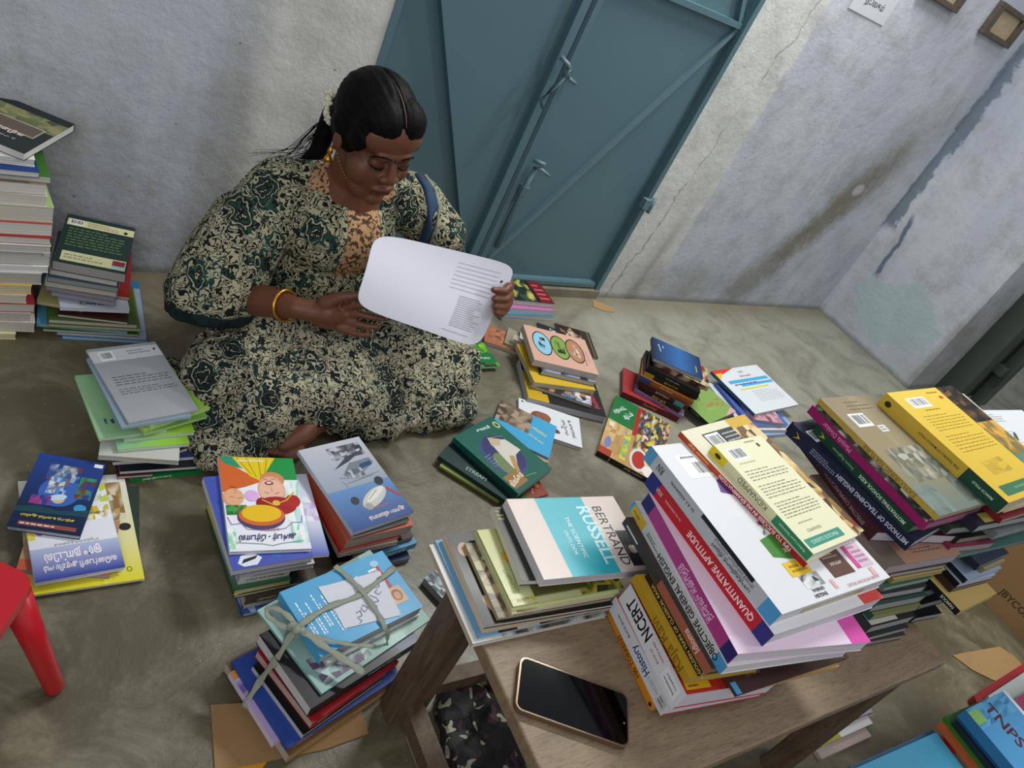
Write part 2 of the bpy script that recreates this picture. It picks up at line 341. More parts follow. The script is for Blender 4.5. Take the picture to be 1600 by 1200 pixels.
# ------------------------------------------------------------------ books
ORD = ['topmost', 'second from top', 'third from top', 'fourth from top', 'fifth from top', 'sixth from top', 'seventh from top', 'eighth from top', 'ninth from top', 'tenth from top',
       'eleventh from top', 'twelfth from top', 'thirteenth from top', 'fourteenth from top', 'fifteenth from top', 'sixteenth from top', 'seventeenth from top', 'eighteenth from top', 'nineteenth from top', 'twentieth from top', 'twenty-first from top', 'twenty-second from top']
def book(P0, P1, P2, z, t, c='888888', sp=None, side='l', pg='c9c4b8', art=(), na=(), la=(), ra=(), label='', group=None, name='book', matte=False, tilt=None, ct=.0007, depth=None, cat='book'):
    """P0,P1 near corners and P2 far corner of the top cover, as pixels on the plane z"""
    rnd = random.Random(hash((round(P0[0]), round(P0[1]), round(z*1e4))) & 0xffff)
    A, B = P(*P0, z), P(*P1, z); wv = B-A; W = wv.length; ex = wv.normalized(); ey = Vector((-ex.y, ex.x, 0))
    D = depth if P2 is None else (P(*P2, z)-A).dot(ey)
    if D is None or D < .03: D = .19
    ez = Vector((0, 0, 1))
    mw = Matrix((ex, ey, ez)).transposed().to_4x4(); mw.translation = A-ez*t
    if tilt:   # (angle about the local x axis, angle about local y) in degrees, small slumps
        mw = mw @ Matrix.Rotation(math.radians(tilt[0]), 4, 'X') @ Matrix.Rotation(math.radians(tilt[1]), 4, 'Y')
    root = empty(name, None, mw); tag(root, label, cat, group)
    sp = sp or c; e = .0012 if t > .004 else .0004; mb = MB(); t = max(t, .0016); ct = min(ct, t*.3)
    mb.box(0, 0, 0, W, D, ct, c); mb.box(0, 0, t-ct, W, D, t, c)
    s_ = {'l': (0, 0, ct, ct*1.3, D, t-ct), 'r': (W-ct*1.3, 0, ct, W, D, t-ct), 'n': (0, 0, ct, W, ct*1.3, t-ct), 'f': (0, D-ct*1.3, ct, W, D, t-ct)}[side]
    mb.box(*s_, sp)
    fr = {'l': (Vector((0, D, 0)), Vector((0, -D, 0)), Vector((0, 0, t)), Vector((-1, 0, 0))), 'n': (Vector((0, 0, 0)), Vector((W, 0, 0)), Vector((0, 0, t)), Vector((0, -1, 0))),
          'r': (Vector((W, 0, 0)), Vector((0, D, 0)), Vector((0, 0, t)), Vector((1, 0, 0))), 'f': (Vector((W, D, 0)), Vector((-W, 0, 0)), Vector((0, 0, t)), Vector((0, 1, 0)))}
    if t > .0035: draw(mb, [('r', 0, 0, 100, 100, sp)], *fr[side], rnd)
    if art: draw(mb, art, Vector((0, 0, t)), Vector((W, 0, 0)), Vector((0, D, 0)), Vector((0, 0, 1)), rnd)
    for a, k in ((na, 'n'), (la, 'l'), (ra, 'r')):
        if a:
            f = list(fr[k])
            if k != side: f[0] = f[0]-f[3]*e
            draw(mb, [x for x in a], f[0]+f[3]*.0002, f[1], f[2], f[3], rnd)
    mb.build('cover', M_MATTE if matte else M_COVER, root)
    if t > .0025:
        pb = MB(); g = {'l': (ct*1.3, e, W-e, D-e), 'r': (e, e, W-ct*1.3, D-e), 'n': (e, ct*1.3, W-e, D-e), 'f': (e, e, W-e, D-ct*1.3)}[side]
        pb.box(g[0], g[1], ct, g[2], g[3], t-ct, pg); pb.build('page_block', M_PAGE, root)
    return root
USED = {}
def stack(loc, items, z0=0.0, ztop=None, group=None, scale=1.0, gap=0.0002, names=None):
    """items from the topmost down; t in pixels of visible height; thickness found from the picture scale at the book"""
    n = len(items); ts = []; z = z0
    for it in reversed(items):
        s = pxscale(P(*it['p'][0], z+.005)); t = max(it['t']/s*scale, .0018); ts.append(t); z += t+gap
    k = 1.0
    if ztop: k = (ztop-z0-gap*n)/sum(ts)
    z = z0; out = []
    for i, (it, t) in enumerate(zip(reversed(items), ts)):
        t *= k; z += t; j = n-1-i; p = it['p']; kw = {a: b for a, b in it.items() if a not in ('p', 't', 'l')}
        lab = it['l'] if 'only' in kw else f"{it['l']}, {ORD[j]} {loc}"
        kw.pop('only', None)
        out.append(book(p[0], p[1], p[2] if len(p) > 2 else None, z, t, label=lab, group=kw.pop('group', group), **kw)); z += gap
    return out, z
# ================================================================== the room
def struct(name, mb, mat): return tag(mb.build(name, mat), kind='structure')
XC = 3.7727; G0 = 'ffffff'
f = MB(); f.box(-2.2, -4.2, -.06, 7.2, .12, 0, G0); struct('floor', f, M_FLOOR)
f = MB(); f.box(-2.2, 0, 0, .945, .25, 3.2, G0); f.box(2.14, 0, 0, XC+.3, .25, 3.2, G0); f.box(.945, 0, 2.15, 2.14, .25, 3.2, G0); struct('wall_back', f, M_WALL)
f = MB(); f.box(XC, -.615, 0, XC+.3, 0, 3.2, G0); struct('wall_right', f, M_WALLR)
f = MB(); f.box(7.0, -4.2, 0, 7.2, .12, 3.2, G0); struct('wall_far_right', f, M_WALLR)
f = MB(); f.box(.945, -.012, 0, 2.14, .12, .036, G0); s_ = struct('trim_1', f, M_FLOOR)
# steel double door
dr = tag(empty('door_1', (1.54, .03, .04)), kind='structure')
def dpart(name, mb, mat, par=None, bevel=0): 
    o = mb.build(name, mat, None, bevel); o.parent = par or dr; o.matrix_parent_inverse = Matrix.Translation((-1.54, -.03, -.04)) if par is None else Matrix.Identity(4); return o
for n_, x0, x1 in (('door_leaf', .955, 1.512), ('door_leaf', 1.528, 2.13)):
    f = MB(); f.box(x0, .030, .045, x1, .036, 2.14, G0); f.box(x0, .008, .045, x1, .03, .062, G0)
    dpart(n_, f, M_DOOR)
f = MB(); f.box(.945, -.004, .036, .965, .05, 2.15, G0); f.box(2.118, -.004, .036, 2.14, .05, 2.15, G0); f.box(.945, -.004, 2.13, 2.14, .05, 2.15, G0); dpart('door_frame', f, M_DOOR)
f = MB(); f.box(1.478, .006, .045, 1.508, .031, 2.13, G0); dpart('meeting_bar', f, M_DOOR, bevel=.002)
f = MB(); f.box(1.530, .012, .045, 1.552, .031, 2.13, G0); dpart('meeting_bar', f, M_DOOR, bevel=.002)
def bar(p0, p1, wd, y0, y1, n_='brace_bar', m_=None):
    d = Vector((p1[0]-p0[0], 0, p1[1]-p0[1])); n = Vector((d.z, 0, -d.x)).normalized()*wd/2; f = MB()
    a, b = Vector((p0[0], 0, p0[1])), Vector((p1[0], 0, p1[1])); L = [a-n, b-n, b+n, a+n]
    lo = [Vector((q.x, y0, q.z)) for q in L]; hi = [Vector((q.x, y1, q.z)) for q in L]
    f.face(lo, G0); f.face(hi[::-1], G0)
    for i in range(4): j = (i+1) % 4; f.face([lo[j], lo[i], hi[i], hi[j]], G0)
    return dpart(n_, f, m_ or M_DOOR)
bar((.965, 1.062), (1.478, .10), .008, .004, .031); bar((2.118, 1.066), (1.556, .10), .016, .014, .031, m_=M_DOORD)
bar((.965, 1.072), (1.478, 1.072), .018, .008, .031); bar((1.552, 1.072), (2.118, 1.072), .018, .008, .031)
bar((2.108, 1.08), (1.56, 2.05), .016, .014, .031); bar((.975, 1.08), (1.47, 2.05), .012, .014, .031)
bar((.975, .052), (2.11, .052), .016, .002, .031)
f = MB(); a = Q(882, 96, -.01); b = Q(892, 128, .0); f.tube([a+Vector((-.02, 0, .01)), a+Vector((.0, -.02, 0)), a+Vector((.022, -.015, -.018))], .007, G0); f.tube([a+Vector((.012, -.018, -.01)), Q(880, 122, -.02)], .012, G0, flat=.4); f.tube([Q(882, 120, -.025), Q(862, 140, -.02), Q(845, 156, -.02), Q(848, 168, -.02)], .010, G0, flat=.4); f.tube([Q(888, 122, -.02), Q(898, 130, .01)], .006, G0)
dpart('latch', f, M_DOORD)
f = MB(); f.tube([Q(836, 262, .012), Q(815, 302, .012), Q(775, 385, .012)], .009, G0); f.box(0, 0, 0, .03, .03, .03, G0, mat=Matrix.Translation(Q(812, 306, -.002))); f.tube([Q(834, 250, .01), Q(852, 258, -.02)], .007, G0); f.tube([Q(836, 262, .01), Q(846, 264, -.02), Q(857, 274, -.02)], .010, G0, flat=.5)
dpart('tower_bolt', f, M_DOORD)
f = MB(); a = Q(1010, 318, -.01); f.box(-.02, -.012, -.018, .02, .012, .018, G0, mat=Matrix.Translation(a)); f.tube([a+Vector((.018, -.01, -.03)), a+Vector((.018, -.01, .03))], .008, G0); dpart('hinge', f, M_DOORD)
# notice on the wall
def wall_quad(name, c0, c1, c2, c3, art, label, cat, mat=M_WHITE, y=-.002):
    o = empty(name, c0); tag(o, label, cat); return o
a, b, d = Q(1325, 12, 0), Q(1376, 38, 0), Q(1350, -45, 0)
nt = MB(); O = Vector((a.x, -.003, a.z)); U = Vector((.235, 0, -.002)); V = Vector((0, 0, .17)); 
nt.box(O.x, -.003, O.z, O.x+.235, -.0008, O.z+.17, 'c3c4cc'); draw(nt, [('t', 'நூலகம்', 52, 26, 120, 0, '3a3c44', 1), ('t', 'B', 46, 56, 26, 0, '4a4c54', 1), ('l', 60, 60, 80, 70, 1, '8a8c94')], O, U, V, Vector((0, -1, 0)), random.Random(1))
tag(nt.build('paper_notice', M_WHITE), 'white paper notice pasted high on the bluish wall right of the door', 'notice')
for (cx, cz, sw, sh, lab) in ((3.50, 1.445, .225, .085, 'dark wooden frame with pale board on the wall nearest the corner crack'), (2.985, 1.455, .20, .10, 'dark wooden frame cut by the top edge of the photo, left of the other frame')):
    r = tag(empty('wooden_frame', (cx, 0, cz)), lab, 'frame'); z0, z1 = -.055, .055
    f = MB(); W2, H2 = .135, .062; B = .028
    for q in ((-W2, -H2, W2, -H2+B*.7), (-W2, H2-B*.7, W2, H2), (-W2, -H2+B*.7, -W2+B*1.4, H2-B*.7), (W2-B*1.4, -H2+B*.7, W2, H2-B*.7)): f.box(q[0], -.022, q[1], q[2], .0, q[3], G0)
    f.build('frame', M_WOODF, r, .002); f = MB(); f.box(-W2+.02, -.008, -H2+.01, W2-.02, 0, H2-.01, G0); f.build('board', M_CORK, r)
# green gate at the end of the right wall
gt = tag(empty('metal_gate', (4.16, -.68, 0)), 'dark green steel gate post with ladder bars at the end of the right wall', 'gate')
f = MB(); f.box(-.09, -.045, 0, .05, .065, 2.4, G0); f.build('post', M_GREEN, gt, .004)
f = MB(); f.box(.10, -.105, .015, .17, -.045, 2.4, G0); f.build('post', M_GREEN, gt, .004)
for k, zz in enumerate((.20, .62, 1.04)):
    f = MB(); f.box(.04, -.09, zz, .12, -.03, zz+.05, G0); f.build('cross_bar', M_GREEN, gt, .003)
f = MB(); f.box(.04, -.045, .03, .11, -.035, 2.3, G0); f.build('dark_gap_sheet', plain('gap_shade_black', '141a17', .6), gt)  # added near-black sheet standing for the dark gap between the posts
# ================================================================== low table
tb = tag(empty('low_table', (1.08, -1.50, 0)), 'low brown wooden table with worn laminate top carrying stacks of books', 'table')
yaw_t = math.radians(-2.9); RZ = Matrix.Rotation(yaw_t, 4, 'Z'); T_IN = Matrix.Translation((1.08, -1.505, 0)) @ RZ
tb.matrix_world = T_IN; tb.rotation_euler = (0, 0, yaw_t)
f = MB(); f.box(-.475, -.195, .395, .475, .205, .42, G0); f.build('table_top', M_TABLE, tb, .003)
for sx, sy in ((-1, 1), (1, 1), (1, -1), (-1, -1)):
    f = MB(); x = sx*.408 - (.04 if sx > 0 and sy < 0 else 0); y = sy*.165; f.box(x-.036, y-.022, 0, x+.036, y+.022, .395, G0); f.build('leg', M_LEG, tb, .004)
f = MB(); f.box(-.42, .15, .335, .42, .18, .395, G0); f.build('apron', M_LEG, tb); f = MB(); f.box(-.42, -.18, .335, .42, -.15, .395, G0); f.build('apron', M_LEG, tb)
f = MB(); f.box(-.43, -.15, .03, -.395, .145, .065, G0); f.build('stretcher', M_LEG, tb); f = MB(); f.box(-.372, .15, .06, .372, .178, .095, G0); f.build('stretcher', M_LEG, tb)
# phone
def local_frame(P0, P1, P2, z):
    A, B = P(*P0, z), P(*P1, z); ex = (B-A).normalized(); ey = Vector((-ex.y, ex.x, 0)); D = (P(*P2, z)-A).dot(ey)
    mw = Matrix((ex, ey, Vector((0, 0, 1)))).transposed().to_4x4(); mw.translation = A; return mw, (B-A).length, D
def rrect(x0, y0, x1, y1, r, n=6):
    L = []
    for cx, cy, a0 in ((x1-r, y0+r, -90), (x1-r, y1-r, 0), (x0+r, y1-r, 90), (x0+r, y0+r, 180)):
        for i in range(n+1): a = math.radians(a0+90*i/n); L.append((cx+r*math.cos(a), cy+r*math.sin(a)))
    return L
def prism(mb, poly, z0, z1, col):
    mb.face([(x, y, z1) for x, y in poly], col); mb.face([(x, y, z0) for x, y in poly][::-1], col)
    for i in range(len(poly)): a, b = poly[i], poly[(i+1) % len(poly)]; mb.face([(a[0], a[1], z0), (b[0], b[1], z0), (b[0], b[1], z1), (a[0], a[1], z1)], col)
mw, pw, pd = local_frame((805, 1106), (984, 1170), (822, 1026), .4305); mw.translation.z = .4203
ph = tag(empty('smartphone', None, mw), 'black screened smartphone in a bronze edged case on the table', 'phone')
f = MB(); prism(f, rrect(0, 0, pw, pd, .011), 0, .0095, G0); f.build('case', M_CASE, ph, .0015)
f = MB(); prism(f, rrect(.0028, .0028, pw-.0028, pd-.0028, .009), .0095, .0104, G0); f.build('screen', M_BLACKGLASS, ph)
f = MB(); prism(f, [(pw-.008+.0014*math.cos(a/8*math.pi), pd*.42+.0014*math.sin(a/8*math.pi)) for a in range(16)], .0105, .0107, G0); f.build('front_camera', M_DOORD, ph)
# red stool
st = tag(empty('plastic_stool', (.10, -1.03, 0)), 'small red plastic stool cut by the left edge of the photo', 'stool')
SH = .27; c1 = P(57, 903, SH); c2 = P(-2, 990, SH); c3 = P(-2, 876, SH); e1 = (c2-c1).normalized(); e2 = (c3-c1).normalized()
L = []; cs = [c1, c1+e1*.30, c1+e1*.30+e2*.28, c1+e2*.28]
f = MB(); cen = sum(cs, Vector())/4; poly = []
for i in range(4):
    p, q, r = cs[i-1], cs[i], cs[(i+1) % 4]
    for k in range(6): t = k/5; a = q+(p-q).normalized()*.022; b = q+(r-q).normalized()*.022; poly.append(((a*(1-t)**2+q*2*t*(1-t)+b*t*t).x-.10, (a*(1-t)**2+q*2*t*(1-t)+b*t*t).y+1.03))
ar = sum(poly[i][0]*poly[(i+1) % len(poly)][1]-poly[(i+1) % len(poly)][0]*poly[i][1] for i in range(len(poly)))
if ar < 0: poly = poly[::-1]
prism(f, poly, SH-.022, SH, G0); f.build('seat', M_RED, st, .006)
ft = [P(84, 1078, 0)]; org = Vector((.10, -1.03, 0)); ctop = c1*.86+cen*.14
legs = [(ft[0], ctop)]
for c in cs[1:]: tp = c*.86+cen*.14; out = (c-cen)*.12; legs.append((Vector((tp.x+out.x, tp.y+out.y, 0)), tp))
for a, b in legs:
    f = MB(); a = Vector((a.x, a.y, .012)); b = Vector((b.x, b.y, SH-.02)); f.tube([a-org-Vector((0, 0, .010)), a-org, (a+b)/2-org, b-org], [.012, .0145, .017, .021], G0, 14); f.build('leg', M_RED, st)
# cardboard
def sheet(name, pts, z, th, mat, label, cat):
    q = [P(x, y, z) for x, y in pts]; c = sum(q, Vector())/len(q); f = MB(); poly = [(v.x-c.x, v.y-c.y) for v in q]
    ar = sum(poly[i][0]*poly[(i+1) % len(poly)][1]-poly[(i+1) % len(poly)][0]*poly[i][1] for i in range(len(poly)))
    if ar < 0: poly = poly[::-1]
    prism(f, poly, 0, th, G0); o = f.build(name, mat); o.location = (c.x, c.y, z-th if z > th else 0.0003); return tag(o, label, cat)
sheet('cardboard_sheet', [(329, 1101), (420, 1096), (555, 1080), (576, 1146), (510, 1170), (400, 1193), (336, 1203)], .003, .0025, M_CARD, 'flat brown cardboard sheet under the tied bundle of books', 'cardboard')
sheet('yellow_card', [(352, 1201), (395, 1190), (420, 1187), (398, 1215), (372, 1230)], .0008, .0005, plain('amber_card', 'c0880f', .7), 'bright amber card corner at the bottom edge beside the cardboard', 'card')
sheet('cardboard_scrap', [(926, 468), (938, 473), (958, 481), (960, 488), (944, 486), (928, 479)], .002, .0018, M_CARDT, 'small torn tan cardboard scrap on the floor near the door corner', 'cardboard')
sheet('cardboard_flap', [(1489, 1024), (1500, 1021), (1562, 1010), (1583, 1024), (1610, 1050), (1590, 1075), (1551, 1062), (1520, 1047)], .003, .0025, M_CARDT, 'torn tan cardboard piece on the floor right of the table corner', 'cardboard')
sheet('cardboard_sheet', [(740, 1000), (795, 985), (800, 1030), (770, 1012)], .003, .0025, M_CARDT, 'tan cardboard piece on the floor beneath the table corner', 'cardboard')
# cardboard box with lettering
a, b = P(1541, 945, 0), P(1602, 1006, 0); ex = (b-a).normalized(); a = a-ex*.10; mw = Matrix((ex, Vector((-ex.y, ex.x, 0)), Vector((0, 0, 1)))).transposed().to_4x4(); mw.translation = a
bx = tag(empty('cardboard_box', None, mw), 'brown cardboard carton with dark lettering at the right edge of the photo', 'box')
f = MB(); f.box(0, 0, 0, .62, .40, .34, '9a7a54'); draw(f, [('t', 'JBYCON', 24, 20, 115, 0, '4a3a2a', 1, 1.1), ('r', 0, 84, 100, 88, '8a6a46')], Vector((0, 0, 0)), Vector((.62, 0, 0)), Vector((0, 0, .34)), Vector((0, -1, 0)), random.Random(2)); f.build('carton', M_MATTE, bx)
for k, yy in enumerate((0, .202)):
    f = MB(); f.box(0, yy, .3405, .62, yy+.198, .344, 'a0805a'); f.build('flap', M_MATTE, bx)
# red stool under the books at the bottom right corner
zc = .245; a, b = P(1518, 1088, zc), P(1600, 1036, zc); ex = (b-a).normalized(); mw = Matrix((ex, Vector((-ex.y, ex.x, 0)), Vector((0, 0, 1)))).transposed().to_4x4(); mw.translation = Vector((a.x, a.y, 0))
cr = tag(empty('plastic_stool', None, mw), 'red plastic stool loaded with books at the bottom right corner of the photo', 'stool')
LX, LY = .34, -.30
f = MB(); prism(f, rrect(0, LY, LX, 0, .02), zc-.022, zc, G0); f.build('seat', M_RED, cr, .005)
for x, y in ((.06, -.05), (LX-.05, -.05), (LX-.05, LY+.05), (.06, LY+.05)):
    f = MB(); f.tube([(x, y, 0), (x, y, .1), (x, y, zc-.02)], [.018, .021, .026], G0, 14); f.build('leg', M_RED, cr)
V_ = [((1647, 1275), (1704, 1230), (1487, 1120), 22, '3f86b8', '3478aa', 'd0d0d6', 'Blue exam book with dark red lettering', [('g', 0, 0, 100, 100, '3f86b8', '4a90c0'), ('r', 94, 0, 100, 100, 'd0d4dc'), ('n', 0, 80, 90, 100, 7, 5, ['3f86b8', '5a9cc8', '2f76a8', '5aa0c8']), ('t', 'TNPSC-1', 46, 62, 140, -86, '4a1c2a', 1, 1.2), ('r', 0, 84, 22, 97, '7aa85a')], dict(side='l')),
      ((1630, 1278), (1692, 1232), (1481, 1130), 10, '2c5590', '2c5590', 'b0b4bc', 'Blue book with green lettering', [('t', 'பொது அறிவு', 20, 55, 90, -86, '9ac83a', 1, 1.2)]),
      ((1617, 1282), (1680, 1240), (1472, 1136), 12, '1c2a2a', '1c2a2a', '8a8f8c', 'Black green slim book'),
      ((1602, 1276), (1662, 1236), (1462, 1126), 10, '2c6a24', '2f7a28', 'a9ac9c', 'Leaf green book'),
      ((1586, 1282), (1646, 1242), (1454, 1136), 8, 'c0603a', 'c0603a', 'b0a89c', 'Orange edged book'),
      ((1404, 1300), (1529, 1230), (1333, 1202), 10, '4aa0c4', '3f90b8', 'a9b4b8', 'Cyan folder like book', [('p', [(30, 20), (60, 40), (80, 20), (60, 0)], '3f7f8c'), ('e', 76, 18, 8, 6, 'c08a7a')]),
      ((1398, 1300), (1526, 1228), (1327, 1198), 6, '3a6a90', '3a6a90', 'a09c80', 'Steel blue book')]
# ================================================================== the books
W_, CR, GY, BK = 'd9d8dc', 'cfc6b0', 'aaa9a6', '15161a'
# ---- tall stack against the wall at the far left
A = [((-95, 187), (38, 240), (-52, 125), 12, '232a28', '3a3027', 'd2d1cd', 'Book with dark cover and brown landscape photo', [('r', 0, 86, 100, 100, '1b2023'), ('n', 0, 55, 100, 86, 9, 4, ['5d6340', '7b7b52', '8b8560', '3f4a33', '69704a']), ('r', 15, 34, 88, 60, 'a09a8c'), ('r', 17, 36, 86, 58, '5c5147'), ('t', 'கரிசல்', 58, 33, 60, 180, 'e8c9cc', 1), ('t', 'ந. முத்து', 62, 20, 40, 180, 'b9bdb9', 0)]),
     ((-95, 232), (55, 250), None, 12, 'dcdbd6', W_, 'cfcdc8', 'White paperback with rounded corner'),
     ((-95, 255), (62, 270), (-75, 170), 9, '1b3a78', '1b3a78', 'd0cdc6', 'Deep blue covered book'),
     ((-70, 262), (80, 277), (-75, 190), 11, '3f6b2f', '3f6b2f', 'c2beb4', 'Green covered book with white inset'),
     ((-80, 276), (73, 289), None, 18, '8a7264', 'ddd8cf', 'd4d1ca', 'Thick white book with brown strip'),
     ((-80, 294), (74, 307), None, 18, 'd8d4cc', 'd8d4cc', 'cfcac2', 'Thick off-white book'),
     ((-70, 314), (85, 325), None, 25, '9db67a', 'a9bd86', 'c9c2b8', 'Very thick book with pale green cover'),
     ((-70, 342), (83, 351), None, 20, 'a83446', 'a83446', 'd3cfc8', 'Thick book with crimson cover line'),
     ((-70, 364), (79, 373), None, 11, '8f2a2d', 'b8b2ac', 'c9c5be', 'Book with red cover tip'),
     ((-80, 377), (80, 385), None, 12, 'd0cecb', 'c4c2bf', 'c1bdb7', 'Pale grey paperback'),
     ((-80, 386), (67, 393), None, 8, 'c4c1bd', 'c4c2bf', 'aeaba6', 'Thin dull grey book'),
     ((-80, 394), (79, 401), None, 15, '989a9f', '8e9094', 'c5c2bd', 'Slate edged book'),
     ((-80, 412), (76, 417), None, 10, 'e2e2e2', 'e2e2e2', 'd8d6d3', 'Bright white slim book'),
     ((-80, 423), (66, 428), None, 18, 'bdb9b2', 'bdb9b2', 'b4aea5', 'Thick greyish book'),
     ((-80, 443), (50, 447), None, 14, 'c9a83e', 'c9a83e', 'cabfa2', 'Book with mustard yellow cover'),
     ((-80, 457), (42, 462), None, 13, 'c9bfa9', 'c9bfa9', 'cbc3b3', 'Cream coloured book'),
     ((-80, 472), (55, 476), None, 13, '8e2430', '7b2730', 'c4bdb1', 'Book with dark red cover'),
     ((-80, 486), (48, 490), None, 13, 'b5b0a8', 'a9a59f', 'bab5ab', 'Dull grey book with dark label'),
     ((-80, 499), (55, 505), None, 15, 'c2bfb8', 'c2bfb8', 'c4c0b6', 'White book jutting right'),
     ((-80, 520), (25, 522), None, 9, 'd6cd9e', 'd6cd9e', 'cbc49f', 'Pale yellow book')]
def mk(rows, **kw):
    out = []
    for r in rows:
        d = dict(p=(r[0], r[1], r[2]) if r[2] else (r[0], r[1]), t=r[3], c=r[4], sp=r[5] or r[4], pg=r[6] or 'c9c4b8', l=r[7], art=r[8] if len(r) > 8 else ())
        d.update(kw)
        if len(r) > 9: d.update(r[9])
        out.append(d)
    return out
stack('in tall stack at left edge', mk(A, side='f', depth=.21), ztop=None, group='books in the tall stack at the left wall')
# ---- stack with the dark green back cover, beside the tall one
B_ = [((82, 407), (197, 429), (93, 331), 14, '1f3330', None, 'a9a6a3', 'Thick dark green book with cream text bands', [('r', 3, 78, 100, 92, 'cfcb9e'), ('b', 6, 80, 26, 91), ('l', 32, 80, 80, 90, 3, '8e8c72'), ('e', 88, 83, 3, 3, '2a2a22'), ('l', 8, 34, 90, 74, 7, '5c7a4a', .35), ('r', 8, 5, 97, 24, 'c8c598'), ('l', 12, 9, 70, 20, 2, '8e8c72'), ('r', 78, 7, 96, 22, '8ab7c8'), ('n', 78, 12, 96, 22, 3, 2, ['7a2a2a', '9a3a33'])]),
      ((77, 421), (184, 441), None, 7, '8f9397', None, 'c6c3ba', 'Thin white paged book'),
      ((74, 432), (185, 450), None, 8, '2f4a56', None, '98969a', 'Teal covered book with grey pages'),
      ((70, 439), (182, 457), None, 7, 'c7c0ae', None, 'bdb8aa', 'Slim cream book'),
      ((71, 447), (180, 466), None, 6, '77747c', None, '908d92', 'Grey slim book'),
      ((80, 457), (181, 474), None, 5, '83808f', None, '9a97a6', 'Lavender grey slim book'),
      ((110, 452), (203, 465), None, 5, '8e2525', None, 'bfa98a', 'Dark red book jutting right'),
      ((94, 480), (203, 485), (91, 462), 5, 'b9bfcd', None, 'd5d5d8', 'Silvery white book with black letters', [('t', 'FRANCE', 45, 45, 50, 180, '23252c', 1)]),
      ((57, 470), (130, 483), None, 5, 'a7a06c', None, 'b5ae83', 'Khaki yellow book jutting left'),
      ((90, 491), (200, 504), None, 4, '3b1f1d', None, 'c3beae', 'Maroon black slim book'),
      ((76, 499), (215, 508), (90, 440), 6, '3d5524', '48602c', 'bdb9a8', 'Olive green large book'),
      ((75, 506), (220, 514), (92, 440), 5, '5b6a24', '5b6a24', 'aca995', 'Large book with yellow green edge'),
      ((57, 505), (200, 518), None, 5, '4f8aa6', None, '7fa6b4', 'Sky blue book jutting left'),
      ((67, 514), (217, 523), (92, 436), 4, '3f5e20', None, 'b9b7a4', 'Thin dark green book'),
      ((89, 519), (229, 528), (100, 440), 4, '8e97ab', None, 'b9bcc6', 'Pale lavender large book'),
      ((97, 525), (231, 533), (112, 430), 5, '2f6f9c', None, '9dbccc', 'Large bright blue book')]
stack('in stack beside tall stack', mk(B_, side='f'), group='books in the stack with the dark green top book')
# ---- green stack at her right hand
C_ = [((201, 661), (311, 640), (132, 547), 3, '9a9da3', None, 'c5c6c8', 'Plain grey book with white barcode strip', [('r', 0, 80, 100, 96, 'c6c8cc'), ('b', 12, 82, 32, 94), ('l', 52, 86, 88, 93, 2, '8a8c90'), ('e', 92, 90, 2, 1.6, '3c3c40'), ('l', 12, 46, 92, 60, 4, '5a5c62', .3), ('l', 12, 34, 92, 43, 3, '5a5c62', .3)], dict(matte=True)),
      ((190, 668), (300, 650), (133, 560), 4, '7f93a4', None, 'b7bfc4', 'Blue grey shrink wrapped book'),
      ((236, 666), (320, 631), (180, 575), 5, '8fbf3a', '8fbf3a', 'c8cbb6', 'Lime green picture book', [('n', 66, 20, 97, 70, 3, 5, ['7a9a36', '6a4a3a', '8fbf3a', 'a8c84a'])]),
      ((225, 672), (329, 637), (170, 580), 4, 'a6cf4e', None, 'cfd2c0', 'Lime book under another lime book'),
      ((225, 678), (325, 650), (170, 590), 4, '6fa640', None, 'c9ccb8', 'Mid green slim book'),
      ((155, 686), (262, 672), (139, 585), 4, '8fb98c', None, 'd0d4c8', 'Pale green book with dancing figure', [('n', 16, 20, 30, 30, 3, 3, ['3a4a6a', '8fb98c', '4f5f7a', '8fb98c'])]),
      ((194, 687), (305, 675), (160, 590), 5, '84b894', None, 'd2d5ca', 'Mint to lime book', [('h', 0, 0, 60, 100, '84b894', '8fbf4a'), ('h', 60, 0, 100, 100, '8fbf4a', '84b02a'), ('l', 72, 16, 96, 22, 2, '2c4a1c', .3)]),
      ((184, 703), (297, 693), (165, 610), 5, '84b894', None, 'd2d5ca', 'Mint to lime book', [('h', 0, 0, 60, 100, '84b894', '8fbf4a'), ('h', 60, 0, 100, 100, '8fbf4a', '84b02a')]),
      ((154, 711), (280, 720), (158, 625), 7, 'b9b8b2', None, 'b0aea6', 'Crumpled off-white wrapped book'),
      ((240, 716), (294, 700), None, 5, '4a2f33', None, 'd0cdc6', 'Maroon book under white wrapper', (), dict(depth=.14)),
      ((176, 722), (325, 712), (170, 640), 6, '1e2a56', None, 'cfcfcf', 'Navy book with orange glow', [('n', 62, 50, 92, 90, 3, 3, ['1e2a56', '6a3a2c', '4a3034'])]),
      ((187, 737), (320, 728), (182, 650), 5, '191a22', None, 'c9c8c6', 'Black large book'),
      ((184, 745), (240, 741), None, 4, '4a1f2a', None, 'c2bdb4', 'Small maroon book', (), dict(depth=.15)),
      ((205, 749), (318, 734), (196, 664), 6, '0f6b37', '117a3c', 'cfcfcb', 'Green book with white spine letters', (), dict(side='n', na=[('t', 'தமிழ் இலக்கணம்', 35, 55, 55, 0, 'e8efe8', 1)]))]
stack('in green stack left of woman', mk(C_, side='f'), group='books in the green stack left of the woman')
